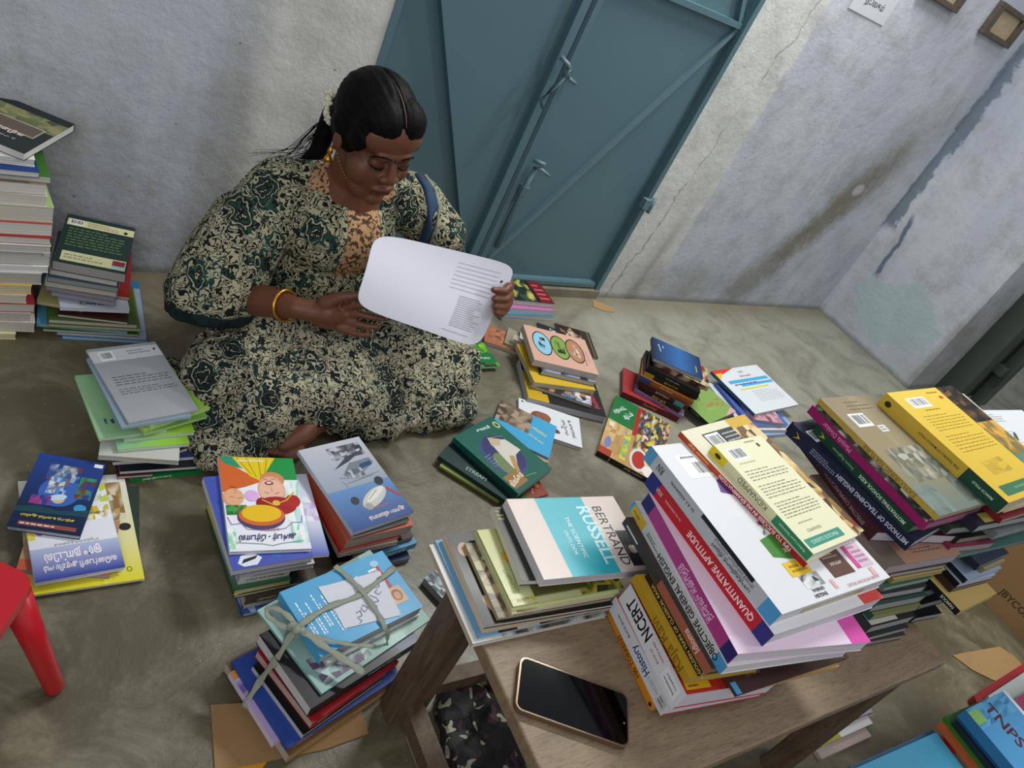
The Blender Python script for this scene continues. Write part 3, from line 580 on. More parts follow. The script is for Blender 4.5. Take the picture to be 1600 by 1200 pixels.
# ---- loose books at the lower left
D_ = [((10, 822), (125, 838), (72, 709), 6, '15255a', '15255a', 'b9bcc6', 'Navy fairytale book with crowd of characters', [('g', 0, 0, 100, 30, '10203c', '16284c'), ('g', 0, 30, 100, 100, '16284c', '23408a'), ('e', 50, 52, 30, 20, '3a5fb0'), ('n', 22, 66, 70, 88, 8, 4, ['23408a', '8aa0c0', '6a3a3c', 'b9b7a8', '2b4f9a', '55759a']), ('n', 30, 48, 58, 70, 6, 4, ['a8c4dd', '4f84c0', 'd8d4c8', '2b5fae', '7f5f58']), ('e', 52, 42, 9, 6, 'c9b088'), ('e', 50, 44, 13, 4, 'bcd0e4', 20), ('n', 72, 46, 96, 76, 4, 5, ['2f6f5a', '6a3524', '23408a', '3a8a6a']), ('n', 14, 32, 42, 44, 5, 2, ['a0407a', '23408a', '8a3a7a']), ('e', 86, 34, 9, 5, '3a8fc0'), ('p', [(0, 26), (30, 30), (60, 27), (100, 33), (100, 24), (0, 20)], '1c4450'), ('t', 'அற்புத உலகில் ஆலிஸ்', 48, 17, 84, 180, 'e0cf3a', 1), ('r', 12, 4, 92, 9, '8a4a44'), ('l', 14, 5, 90, 8, 1, 'e4d8d0'), ('r', 84, 92, 97, 97, 'e6e6e0')]),
      ((55, 911), (196, 886), (34, 770), 5, 'd4d8e6', None, 'cfcdc8', 'White and blue Tamil storybook', [('g', 0, 0, 100, 36, '2a3a94', 'b4bcdc'), ('r', 0, 34, 100, 100, 'dcdfe8'), ('n', 62, 58, 98, 74, 6, 3, ['c9b43a', 'dcdfe8', 'b89a2c', 'e8e8e8']), ('n', 50, 78, 100, 100, 5, 3, ['dcdfe8', '9cae3a', 'e4e6ea', 'b9c44a']), ('t', 'யானை சவாரி', 74, 66, 46, 180, '3c342c', 1, 1.3), ('r', 0, 44, 8, 60, 'd8c84a'), ('e', 14, 54, 6, 6, 'b04f8f'), ('t', 'குழந்தைக் கதைகள்', 52, 36, 70, 180, '3a4a4a', 0), ('t', 'ஒரு நாட்டில்', 46, 24, 88, 180, 'f4ecf0', 1, 1.6), ('t', 'வெண்பனி அரசியும்', 52, 12, 112, 180, 'f0e4ea', 1, 1.6)]),
      ((25, 890), (171, 899), (38, 800), 6, 'a98468', None, 'a8a09a', 'Tan and salmon covered book', [('r', 0, 0, 100, 18, 'b5583e')]),
      ((44, 931), (226, 904), (30, 752), 3, 'c9c6b4', None, 'cfcdb4', 'Wide yellow and white Tamil magazine', [('g', 0, 0, 100, 40, 'd8cc1c', 'd9d5a0'), ('g', 0, 40, 100, 100, 'd9d5a0', 'dad8d2'), ('n', 78, 55, 94, 92, 3, 6, ['a87f4a', 'd9d5c4', '8a6a3c', 'd2c8b0', 'b99a6c']), ('e', 91, 48, 6, 3.5, '2c2824'), ('r', 82, 92, 96, 98, 'e4e4e4'), ('e', 88, 10, 2.6, 2.2, '5c5a20'), ('e', 88, 10, 1.8, 1.5, 'd8cc1c'), ('t', 'மஞ்சள்', 74, 9, 22, 180, '4a481c', 1)]),
      ((48, 885), (218, 880), (26, 757), 3, '2c3a34', None, '8f9a90', 'Dark green book peeping out')]
stack('in loose pile near red stool', mk(D_, side='f'), group='books in the loose pile near the red stool')
# ---- comic stack
fa = 'd98a62'
comic = [('r', 0, 0, 100, 100, 'e2e2ec'), ('p', [(0, 60), (30, 66), (52, 72), (0, 100)], 'c8602a'), ('p', [(18, 100), (75, 100), (52, 72), (38, 78)], 'd9bf1c'), ('p', [(75, 100), (100, 100), (100, 74), (52, 74)], '1f8a44'), ('p', [(0, 100), (18, 100), (30, 86), (8, 92)], '2a8a6a'), ('s', [(24, 99), (40, 80)], 1.2, '8a6a10'), ('s', [(36, 99), (46, 77)], 1.2, '8a6a10'), ('s', [(52, 99), (52, 76)], 1.2, '8a6a10'), ('s', [(64, 99), (56, 76)], 1.2, '8a6a10'), ('t', 'சிறுவர் கதை', 42, 96, 50, 180, 'f0f0e8', 1),
         ('n', 78, 6, 100, 72, 5, 6, ['8ac8b8', 'e8ece8', 'c0d8e0', 'e8ece8']), ('n', 0, 2, 10, 22, 3, 5, ['8ac8b8', 'e8ece8', '9ad0b0']), ('e', 66, 74, 16, 9, 'c8845a'), ('e', 63, 62, 18, 16, 'd9a08a'), ('e', 63, 62, 16, 13, 'e0b29a'), ('e', 61, 70, 6, 2.2, '8a2f3a'), ('e', 61, 70.4, 3.4, 1, 'e8d8d0'), ('s', [(54, 75), (62, 73), (70, 75)], 1.0, '5a2a20'), ('s', [(53, 60), (59, 58.5)], 1.1, '3a2018'), ('s', [(66, 58), (72, 59.5)], 1.1, '3a2018'), ('s', [(63, 66), (63, 60)], .8, 'a8604a'),
         ('e', 66, 45, 26, 10, '9c1c1c'), ('e', 88, 50, 10, 7, 'a82020'), ('e', 48, 48, 8, 6, '8a1a1a'), ('s', [(48, 52), (62, 46), (80, 51), (92, 60)], 3, 'c8a030'), ('e', 66, 48, 5, 3, 'd8b040'), ('e', 12, 84-30, 13, 9, 'cf9468'), ('e', 14, 55, 12, 9, 'd8a480'), ('s', [(8, 55), (14, 54)], .9, '3a2018'), ('s', [(18, 53), (24, 54)], .9, '3a2018'), ('s', [(15, 58), (17, 62), (13, 63)], .8, '9a5a38'), ('s', [(10, 66), (18, 65)], 1, '6a2a20'),
         ('n', 2, 36, 28, 46, 7, 3, ['2a7a3a', '3f9a4a', '1f6a30', 'c88a2a']), ('e', 44, 33, 30, 13, '4a3a6a'), ('e', 45, 35, 29, 11, 'c8642a'), ('e', 45, 37, 25, 9, 'e0b41c'), ('e', 36, 56, 9, 6, 'd8a8dc'), ('s', [(2, 34), (6, 26), (18, 27), (24, 21), (50, 19), (72, 21), (82, 27), (94, 27), (96, 34)], 1.2, '6a5a9a'), ('s', [(10, 8), (40, 6), (52, 4), (64, 6), (92, 8)], 1.2, '4a8a7a'), ('t', 'நீதிக்கதை', 52, 20, 34, 180, 'b84a3a', 0), ('t', 'அக்பர் - பீர்பால்', 48, 12.5, 104, 180, '1c2a5a', 2, 1.35)]
E_ = [((359, 862), (487, 857), (357, 714), 5, 'e2e2ec', None, 'cfd0d2', 'Bright comic with two turbaned men', comic, dict(name='comic_book', cat='comic book')),
      ((364, 892), (490, 870), (334, 744), 9, '3d4ba0', 'c9c9cc', 'c7c5c0', 'Violet blue book with white emblem', [('r', 0, 0, 100, 100, '4150a8'), ('p', [(8, 6), (14, 2), (30, 2), (38, 8), (30, 14), (14, 13)], 'd8dce8'), ('p', [(12, 5), (30, 8), (34, 11), (16, 9)], '1c2030'), ('e', 56, 9, 5, 3, '2c66b8')]),
      ((420, 874), (515, 866), (420, 742), 4, 'cfd2e2', None, 'cbcbc8', 'White children book with blue foot', [('g', 30, 0, 100, 40, '4a5cae', 'cfd2e2'), ('n', 70, 40, 100, 70, 3, 4, ['d8c83a', 'cfd2e2', 'c4a8d8', 'dfe2ea'])]),
      ((396, 897), (492, 880), (380, 770), 7, 'b9bac0', None, 'a3a19c', 'Greyish white paperback'),
      ((375, 903), (455, 889), (350, 790), 11, 'b4b5b6', 'c3c3c2', 'a5a39d', 'White spined book with black letters', (), dict(side='n', na=[('t', 'சிறுவர் நாடோடி', 52, 48, 70, 180, '26272a', 1)])),
      ((366, 924), (455, 906), (324, 792), 6, 'c7b52e', '2c4a2a', 'b9b6a9', 'Yellow and blue covered book', [('g', 0, 0, 100, 50, '2d5a34', '8aa0a8'), ('g', 0, 50, 30, 100, '8aa0a8', 'd8b41c')]),
      ((366, 931), (470, 909), (317, 822), 5, '1d2a20', '2b4a2c', 'b6b3a5', 'Dark green picture book', [('n', 0, 0, 12, 100, 2, 14, ['1d2a20', '2a6a34', '9aa84a', '171c1a', 'b89a6a'])]),
      ((384, 938), (500, 912), (350, 840), 14, '46382f', '4c3c33', 'b0aca0', 'Brown thick book with white letters', (), dict(side='n', na=[('r', 0, 0, 100, 45, 'aaa79b'), ('t', 'இந்திய வரலாறு', 40, 75, 70, 180, 'd8d2c8', 1)])),
      ((380, 960), (478, 936), (340, 850), 5, '2a4a86', None, 'b9bcbc', 'Blue photo covered book', [('n', 0, 0, 20, 60, 2, 6, ['2a4a86', '1c3668', '9ab0cc'])])]
stack('in the comic stack', mk(E_, side='l'), group='books in the comic stack')
# ---- aeroplane stack
aero = [('g', 0, 45, 100, 100, '8f98a4', 'b7bac6'), ('g', 0, 0, 100, 45, '1d3f7c', '5f86b8'), ('n', 38, 78, 92, 94, 9, 4, ['32363c', '6a6f78', '9aa0aa', '4a4f58', 'b4b8c2']), ('p', [(30, 68), (60, 80), (92, 84), (60, 74)], '3a3f48'), ('p', [(38, 60), (58, 72), (92, 73), (94, 66), (70, 58), (46, 54)], '6f7782'), ('p', [(66, 62), (72, 68), (90, 69), (90, 64)], '23406c'), ('s', [(30, 58), (60, 52), (92, 54)], 1.2, '474c56'), ('s', [(36, 50), (80, 52)], 1.2, '474c56'), ('s', [(30, 54), (34, 46)], 1, '474c56'), ('n', 44, 54, 70, 64, 5, 2, ['aab0ba', '5a606a', '7f8792']),
        ('e', 60, 28, 26, 7.5, 'b9b8b2', 27), ('e', 64, 31, 20, 3.5, 'd4d2cc', 27), ('e', 44, 20, 6, 4, '97958f', 20), ('e', 82, 44, 8, 4.5, '2a2d33', 60), ('e', 30, 30, 7, 4, '2e3138', 60), ('p', [(86, 36), (100, 22), (98, 20), (84, 33)], 'a83240'), ('s', [(50, 27), (70, 35)], 1.2, '3a3d44'), ('t', 'ஆகாய விமானம்', 62, 8, 88, 180, 'e8d4d0', 1, 1.35), ('t', 'கதை சொல்லும்', 62, 17, 44, 180, 'd86a5a', 1)]
F_ = [((552, 832), (647, 800), (479, 701), 6, '9fa6b6', 'b9bcc6', 'c0c1c4', 'Silver and blue book showing three aircraft', aero),
      ((553, 838), (640, 812), (485, 716), 6, '22252a', '8f949c', 'b6b4b0', 'Black slim book'),
      ((541, 846), (647, 820), (487, 736), 14, 'b4553e', 'b4553e', 'a09a92', 'Thick orange red book', [('n', 40, 4, 80, 12, 5, 1, ['9a4434', 'b4553e'])]),
      ((532, 861), (625, 838), (484, 745), 4, 'a6271f', 'a6271f', 'b9b2a8', 'Thin bright red book'),
      ((530, 866), (622, 846), (476, 742), 6, 'a3948a', None, 'b2a89c', 'Beige brown book'),
      ((552, 868), (647, 838), (500, 760), 7, '2c2523', '39302c', '8a8078', 'Dark brown book'),
      ((580, 872), (652, 848), (530, 760), 9, '4a88ac', '4a88ac', 'a6a9a8', 'Blue spined book with white letters', (), dict(side='n', na=[('t', 'நம் பூமி', 55, 50, 50, 180, 'f0f2f4', 1)])),
      ((525, 880), (590, 868), (478, 766), 6, '141a1a', None, '8f8d86', 'Large black green book'),
      ((590, 884), (642, 872), (540, 790), 8, '232f52', None, '8d9296', 'Navy blue photo book')]
stack('in the aircraft stack', mk(F_, side='l'), group='books in the aircraft stack')
# ---- bundle tied with twine
bl = [('r', 0, 0, 100, 100, '4a9ac8')]
for i in range(9): bl.append(('L', 5+i*7.2, 18+(i % 3)*6, 9.5+i*7.2, 84-(i % 2)*10, 2, 'dfeaf0', .45))
bl += [('b', 76, 56, 84, 80), ('r', 84, 42, 87, 82, 'a83238'), ('r', 75, 48, 78, 60, 'a83238'), ('r', 79, 18, 93, 44, 'c99a7c'), ('e', 86, 31, 5, 9, '8a5a42'), ('e', 86, 30, 3, 6, 'c08a68'), ('e', 85, 86, 4, 5, '9ac0d8')]
G_ = [((501, 1027), (661, 948), (430, 928), 11, '4a9ac8', '4a9ac8', 'b9b4a8', 'Sky blue book with portrait photo', bl),
      ((512, 1037), (657, 960), (445, 940), 5, 'b9bab6', None, 'c2bfb6', 'White slim book with black specks'),
      ((503, 1084), (673, 968), (395, 957), 3, '7fa29c', None, 'a9b8b0', 'Pale teal magazine with purple splash', [('n', 0, 0, 100, 100, 9, 6, ['7fa29c', '8fb0aa', '86aaa4', '79988f']), ('n', 5, 4, 45, 34, 8, 5, ['7f9a9c', '6a5a78', 'a8c4c0', '5a4a66', '8fb0aa'])], dict(name='magazine', cat='magazine')),
      ((486, 1108), (656, 1000), (408, 990), 14, '131416', '16171a', 'c9c8c8', 'Thick black book with white spine letters', [('r', 80, 0, 100, 100, '1f3158'), ('t', 'தேடல்', 92, 50, 34, 90, 'd6dbe6', 1)], dict(side='n', na=[('t', 'வாழ்வியல் சிந்தனை', 66, 60, 74, 0, 'd8d8d6', 1)])),
      ((489, 1112), (645, 1010), (405, 1000), 8, '1b1c1f', '1b1c1f', 'c4c3c4', 'Black hardback', (), dict(side='n', na=[('l', 30, 30, 80, 60, 1, 'a8a8a8')])),
      ((489, 1131), (623, 1034), (402, 1016), 10, '9c1f22', '9c1f22', 'b9a79c', 'Crimson book', (), dict(side='n', na=[('r', 55, 10, 85, 90, 'b04a4c'), ('t', 'நாவல்', 12, 50, 20, 0, 'e0c8c4', 1)])),
      ((474, 1149), (600, 1060), (395, 1041), 6, '101012', 'b6b3b6', 'bdbabd', 'Black covered book with lilac edge'),
      ((449, 1169), (627, 1055), (362, 1033), 4, '24408a', '24408a', 'a9a9b0', 'Royal blue book with gold title', [('t', 'RUTHOR & HANDS', 14, 38, 64, -90, 'c9a84a', 1, 1.1)]),
      ((428, 1161), (560, 1080), (354, 1053), 8, 'a893bc', 'c9bfd2', 'c6c1c8', 'Lavender book', [('n', 0, 60, 30, 100, 3, 4, ['a893bc', '6a5aa0', 'c88a3a', 'c0b0cc'])]),
      ((452, 1182), (627, 1062), (337, 1044), 12, '8a6a44', 'b08a58', 'b3aca0', 'Wide tan brown book', [('r', 0, 0, 100, 100, '6f5138'), ('n', 4, 4, 30, 24, 4, 3, ['a8794a', '8a5f3a'])], dict(side='n', na=[('r', 0, 0, 100, 30, '9a7a50'), ('t', 'KAILASA TEMPLE', 45, 62, 44, 0, '33291f', 1)]))]
gb, gz = stack('in bundle tied with twine', mk(G_, side='l'), z0=.004, group='books in the tied bundle')
# ---- stack with the pink and turquoise book on the table corner
TZ = .42
rus = [('r', 0, 0, 100, 100, 'd2c2bb'), ('p', [(24, 0), (24, 100), (67, 100), (67, 0)], '2fa9b8'), ('r', 67, 0, 67.3, 100, '2fa9b8'), ('p', [(82, 6), (82, 52), (99, 52), (99, 6)], '17181c'), ('p', [(94, 6), (94, 52), (100, 52), (100, 6)], '2fa9b8'), ('e', 89.5, 27, 3.4, 5.5, 'b9a79a'), ('e', 91.5, 27, 2.4, 5.0, 'd8d4ce'), ('p', [(83, 20), (86.5, 24), (86.5, 30), (83, 33)], '4a4a4c'), ('t', 'BERTRAND', 77, 47, 115, -90, '17181a', 0, 1.15), ('t', 'RUSSELL', 64, 49, 112, -90, 'bfe0e6', 1, 1.15), ('t', 'THE SCIENTIFIC', 44, 47, 78, -90, 'e4f0f2', 0), ('t', 'OUTLOOK', 37, 40, 46, -90, 'e4f0f2', 0)]
H_ = [((850, 906), (1024, 889), (788, 780), 13, 'd2c2bb', 'c9c5c4', 'bcbac0', 'Pale pink and turquoise philosophy book', rus),
      ((815, 908), (900, 904), (771, 792), 9, '2a2826', 'c8c4b4', 'c9c8c2', 'Dark book with cream spine', [('l', 2, 80, 14, 96, 3, 'a89a4a')]),
      ((838, 930), (920, 916), (812, 845), 3, '4a4a26', None, '8a8a5c', 'Dark olive booklet'),
      ((802, 948), (975, 918), (741, 829), 3, 'a3a672', None, 'b9b98e', 'Yellow green magazine with orange figure', [('g', 0, 0, 100, 100, 'b4b888', 'b0b070'), ('n', 60, 0, 100, 22, 8, 3, ['4a5a26', '8a8f3c', 'a8a860', '2f3a1c', 'b89a2c']), ('e', 14, 60, 4, 9, 'c8902c', 12), ('e', 16, 70, 2, 4, '9a6a24'), ('n', 0, 0, 20, 8, 4, 2, ['c09a2c', '8a7a2c', 'b4b888']), ('t', 'பசுமை', 8, 30, 40, -80, '7a7a44', 0)], dict(name='magazine', cat='magazine')),
      ((800, 953), (968, 925), (727, 832), 3, 'c4c98a', None, 'c6caa0', 'Lime edged magazine', (), dict(name='magazine', cat='magazine')),
      ((800, 959), (962, 930), (716, 836), 4, 'b9b09a', None, 'c9c5b6', 'White paged book with sepia cover', [('n', 0, 0, 30, 100, 4, 10, ['7a6a52', 'b9b09a', '9a8a6c', '5a4a38'])]),
      ((779, 966), (958, 935), (716, 850), 5, '6a5a40', '9c9468', 'b9b6a4', 'Brown patterned book', [('n', 0, 0, 40, 100, 6, 16, ['6a5a40', '8a7a58', '4a3c2a', 'a0946c'])]),
      ((757, 978), (958, 945), (694, 833), 6, '1e1a18', 'c9b9a8', 'c6c4c2', 'Black book with reaching hand', [('e', 10, 20, 3, 10, 'b88a78', 20), ('e', 8, 80, 4, 8, 'a8806a', -20)]),
      ((756, 986), (955, 948), (688, 843), 5, 'b09a80', 'd0b89c', 'c2b6a4', 'Peach edged large book'),
      ((748, 996), (952, 952), (675, 845), 3, '5f8fb4', '6a93b4', 'c0c2c0', 'Steel blue large book', [('n', 14, 0, 100, 18, 12, 2, ['2a2420', '8a7250', 'a8a8a8', '1c1c1c'])]),
      ((739, 1006), (950, 960), (671, 851), 7, 'b9b8b6', 'b3a690', 'c4c3c2', 'Wide white large book', [('n', 20, 0, 100, 14, 14, 2, ['3a3028', '9a8a6c', 'b0b4b8', '1c1c1c', '5a4a38'])])]
stack('in stack on table corner', mk(H_, side='l'), z0=TZ+.001, group='books in the stack on the table corner')
# ---- big white stack on the table
kid = [('r', 0, 0, 100, 100, 'dcdab8'), ('b', 12, 82, 44, 94), ('e', 78, 92, 3, 2, '3a3a30'), ('l', 56, 95, 88, 98, 1, '8a8a78'), ('l', 14, 78, 60, 80, 1, '9a9a80'), ('l', 10, 62, 92, 73, 4, '77776a', .3), ('l', 10, 46, 92, 59, 5, '77776a', .3), ('l', 10, 28, 92, 43, 6, '77776a', .3), ('l', 20, 22, 70, 24, 1, '9a9a80'), ('t', 'KIDNAPPED', 38, 16, 40, 180, '9a9a88', 0), ('r', 4, 4, 80, 11, '3c8a78'), ('t', 'PEACOCK CLASSICS', 42, 7.5, 76, 180, 'c8e0d0', 0)]
tips = [('r', 0, 0, 100, 100, 'd8d2b8'), ('r', 20, 78, 82, 94, '23272c'), ('b', 22, 79, 42, 93), ('l', 46, 80, 80, 92, 4, 'b8b8b4', .35), ('r', 66, 0, 100, 96, 'b89a5c'), ('n', 66, 0, 100, 92, 6, 18, ['c8a464', '6a4a2c', 'e0c890', '8a6a3c', '4a3424', 'd8c090', '7a3028', 'd8c090']), ('r', 66, 92, 100, 100, 'c8a030'), ('r', 6, 0, 66, 14, 'dcd6b8')]
agw = [('r', 0, 0, 100, 100, 'd4d4d9'), ('r', 10, 76, 36, 93, 'd0d0d4'), ('r', 10.8, 76.8, 35.2, 92.2, 'e8e8ea'), ('b', 18, 77, 34, 88), ('l', 14, 89, 30, 91.5, 1, '4a4a4e'), ('p', [(24, 66), (36, 62), (44, 66), (42, 74), (28, 74)], '4c2f78'), ('r', 34, 52, 48, 64, 'dadade'), ('t', 'S/', 36, 58, 16, 160, '2c2c30', 1), ('l', 35, 49, 47, 52, 1, '8a8a8e'), ('n', 30, 38, 46, 46, 5, 3, ['e6e6e8', '3a3a8a', 'b8a02c', 'a83a3a', '3f8a3a', 'e6e6e8']), ('p', [(24, 26), (40, 22), (52, 28), (50, 36), (36, 38), (24, 36)], '3d7a2c'), ('t', 'HMETIC', 40, 28, 30, 180, 'dce8d0', 1), ('r', 26, 14, 44, 22, 'dbb42c'), ('l', 29, 15.5, 42, 20.5, 2, '8a6a1c'), ('n', 30, 7, 46, 14, 4, 3, ['3a3a3c', 'c8c8ca', '8a8a8c', 'e0e0e2']),
       ('t', 'ENGLISH', 36, 2.6, 30, 180, '2a2a2c', 1), ('t', 'GENERAL', 37, 5.4, 30, 180, '2a2a2c', 1), ('r', 56, 8, 76, 24, '5c4038'), ('t', 'APTITUDE', 66, 15, 30, 180, 'd8c8c0', 1), ('l', 58, 18, 74, 21, 2, 'b09a90'), ('r', 80, 9, 96, 26, 'c9b4c4'), ('r', 80, 9, 84, 26, 'c84a8a'), ('l', 85, 11, 95, 22, 4, 'a86a94'), ('r', 88, 3, 92, 8, 'd8a8ac'), ('r', 50, 3, 53, 8, 'd8a8ac'), ('t', 'OTHER IMPORTANT BOOKS', 76, 2.6, 88, 180, 'b4686a', 0)]
def band(txt, col, bg, ends, L, u=60, extra=(), b=1, hf=1.2):
    return [('r', 0, 0, 100, 100, bg), ('r', 0, 0, 9, 100, ends), ('r', 92, 0, 100, 100, ends), ('t', txt, u, 50, L, 180, col, b, hf)] + list(extra)
I_ = [((1271, 866), (1340, 837), (1115, 695), 15, 'dcdab8', 'c9c6a4', 'cfcdd0', 'Cream classic novel with back cover up', kid, dict(la=[('r', 0, 0, 100, 100, 'cdc9a4'), ('r', 0, 0, 16, 100, 'd4bc1c'), ('e', 8, 50, 3, 22, '2a2a1c'), ('r', 66, 0, 100, 100, '2c7a54'), ('t', 'KIDNAPPED', 44, 52, 62, 180, '4a4a3a', 0, 1.1), ('t', 'Robert Louis Stevenson', 83, 50, 52, 180, 'd8ecd8', 0)])),
      ((1262, 881), (1350, 829), (1061, 675), 9, 'd8d2b8', 'b03024', 'd0ccc0', 'Cream examination book with red spine', tips, dict(la=[('r', 0, 0, 40, 100, 'b8442c'), ('r', 40, 0, 100, 100, '9c2028'), ('t', 'TIPS TO SUCCESS IN IAS EXAMINATION', 62, 50, 150, 180, 'ecd8d0', 1), ('t', 'Satyendar Singh', 17, 50, 46, 180, 'e0b050', 1)])),
      ((1222, 960), (1391, 902), (1027, 696), 26, 'e6e6e8', 'b9bcc0', 'cfccd4', 'Big white textbook listing other books', agw, dict(la=[('r', 0, 0, 100, 100, 'b4b8bc'), ('r', 0, 0, 6, 100, '5a9ac4'), ('r', 91, 0, 100, 100, '4a94c8'), ('r', 44, 72, 82, 100, '1c2230'), ('t', 'Dr. R.S. AGGARWAL', 30, 55, 58, 180, '26282c', 1), ('t', 'நுண்ணறிவு மற்றும்', 70, 60, 84, 180, '2c3036', 0), ('t', 'பகுத்தறிவுத் திறன்', 70, 28, 84, 180, '2c3036', 1), ('t', 'RN', 12, 50, 14, 180, '4a4c50', 1, 1.6)], na=[('r', 22, 20, 80, 55, 'a39a5c'), ('t', 'OTHER IMPORTANT BOOKS', 51, 37, 72, 180, 'dcd8c0', 1)])),
      ((1210, 992), (1381, 934), (1020, 736), 26, 'd8d6dc', 'b02028', 'cdcad2', 'Thick textbook with red aptitude spine', [('r', 80, 0, 100, 20, 'c8443c')], dict(la=band('QUANTITATIVE APTITUDE', 'ecd4d4', 'b41e28', '2a2c74', 150, 63, [('t', 'Dr. R.S. AGGARWAL', 23, 50, 40, 180, 'e0b8b8', 1), ('t', 'RNA', 10.5, 50, 14, 180, 'e8c8c8', 0, 1.6)]))),
      ((1153, 1022), (1361, 1003), (1008, 770), 22, 'dcc0d4', 'b43a86', 'cdc8d2', 'Thick pink Tamil aptitude textbook', [('r', 84, 0, 100, 20, 'cc4aa0'), ('r', 0, 0, 84, 100, 'e0c8dc')], dict(la=band('தேர்வு கணிதம்', 'e8bcdc', 'aa3a80', '2c2a66', 92, 62, [('t', 'QUANTITATIVE APTITUDE', 62, 22, 92, 180, 'e8bcdc', 0)]))),
      ((1137, 1042), (1330, 1015), (990, 782), 17, 'c9c9cc', 'c2c4c4', 'cbc8cf', 'Thick white general English textbook', (), dict(la=band('OBJECTIVE GENERAL ENGLISH', '1e2022', 'c2c4c2', '4a94c8', 170, 64, [('r', 2, 5, 16, 95, 'd0a82c'), ('l', 4, 30, 14, 60, 1, '7a4a1c'), ('l', 20, 30, 34, 70, 2, '4a4a4c')]))),
      ((1112, 1045), (1230, 1025), (982, 808), 13, '3b3330', 'a35a48', '7a6a5c', 'Book with salmon idioms spine', (), dict(la=[('r', 0, 0, 45, 100, '3a322e'), ('r', 45, 0, 100, 100, 'a05848'), ('t', 'Idioms', 82, 50, 34, 180, 'e0c0b0', 1, 1.2), ('r', 4, 40, 18, 60, 'd0d0cc')])),
      ((1098, 1050), (1200, 1034), (1020, 894), 10, '8a6f2c', '1e1b16', '94866a', 'Black spined book about classical years', (), dict(la=[('r', 0, 0, 100, 100, '1c1a16'), ('t', 'A GOLDEN YEARS OF CLASSICAL RAGA', 58, 50, 150, 180, 'c0a860', 1)])),
      ((1078, 1060), (1190, 1042), (1006, 897), 12, 'ae8a26', 'b08c24', 'a68f54', 'Gold yellow art book', (), dict(la=[('r', 0, 0, 100, 100, 'b08c24'), ('t', 'Raja Ravi', 66, 55, 80, 180, '7a5c14', 0, 1.2)])),
      ((1152, 1086), (1327, 1027), (1062, 912), 5, '3d2826', '4a2e2a', '9c948c', 'Dark brown book jutting out', [('t', 'லாபம்', 20, 12, 30, 180, '8a7068', 0), ('r', 0, 0, 4, 10, '4a94c8')]),
      ((1180, 1076), (1312, 1041), None, 5, 'a08050', None, 'a8946c', 'Tan covered slim book', (), dict(depth=.2)),
      ((1073, 1085), (1222, 1062), (985, 912), 32, 'a82c24', 'd6d6da', 'c6c2cc', 'Very thick white and red history book', [('r', 0, 0, 100, 100, 'aa2c24'), ('t', 'EDUCATION PVT. LTD.', 55, 13, 90, 180, 'e4c4b8', 1), ('r', 2, 3, 26, 9, 'd0a824'), ('l', 5, 4.5, 22, 7.5, 1, '7a2a1c')], dict(la=[('r', 0, 0, 100, 100, 'd6d6dc'), ('t', 'NCERT', 28, 55, 66, 180, '141518', 1, 1.5), ('t', 'WHITE & RED', 60, 68, 34, 180, 'a8342c', 1), ('t', 'BOOK OF', 60, 40, 24, 180, 'a8342c', 1), ('r', 74, 22, 96, 82, 'e4e4e8'), ('t', 'Competitive', 85, 62, 26, 180, '2c2c30', 1), ('t', 'Examinations', 85, 38, 28, 180, '2c2c30', 1)])),
      ((1048, 1103), (1203, 1074), (962, 932), 22, 'a83038', 'c9cad0', 'c8c4d0', 'Thick white history textbook', (), dict(la=[('r', 0, 0, 100, 100, 'c9cbd2'), ('t', 'History', 56, 55, 46, 180, '2c4a78', 1, 1.3), ('t', 'NCERT', 78, 50, 28, 180, 'a0a0a4', 1), ('t', 'BLACK BOOK', 24, 52, 40, 180, '3a3c42', 1), ('r', 88, 20, 98, 80, 'b4b4b8'), ('l', 89, 30, 97, 70, 2, '5a5a5e')])),
      ((1022, 1104), (1110, 1092), (948, 946), 9, 'c27a1c', 'c8801c', '9a958c', 'Orange spined slim book', (), dict(la=[('r', 0, 0, 100, 100, 'c8801c'), ('t', '100 TORRENT', 50, 50, 70, 180, '5a3208', 1), ('e', 96, 50, 2, 30, '2a1c10')]))]
stack('in white stack on table', mk(I_, side='l', ct=.001), z0=TZ+.001, group='books in the white stack on the table')
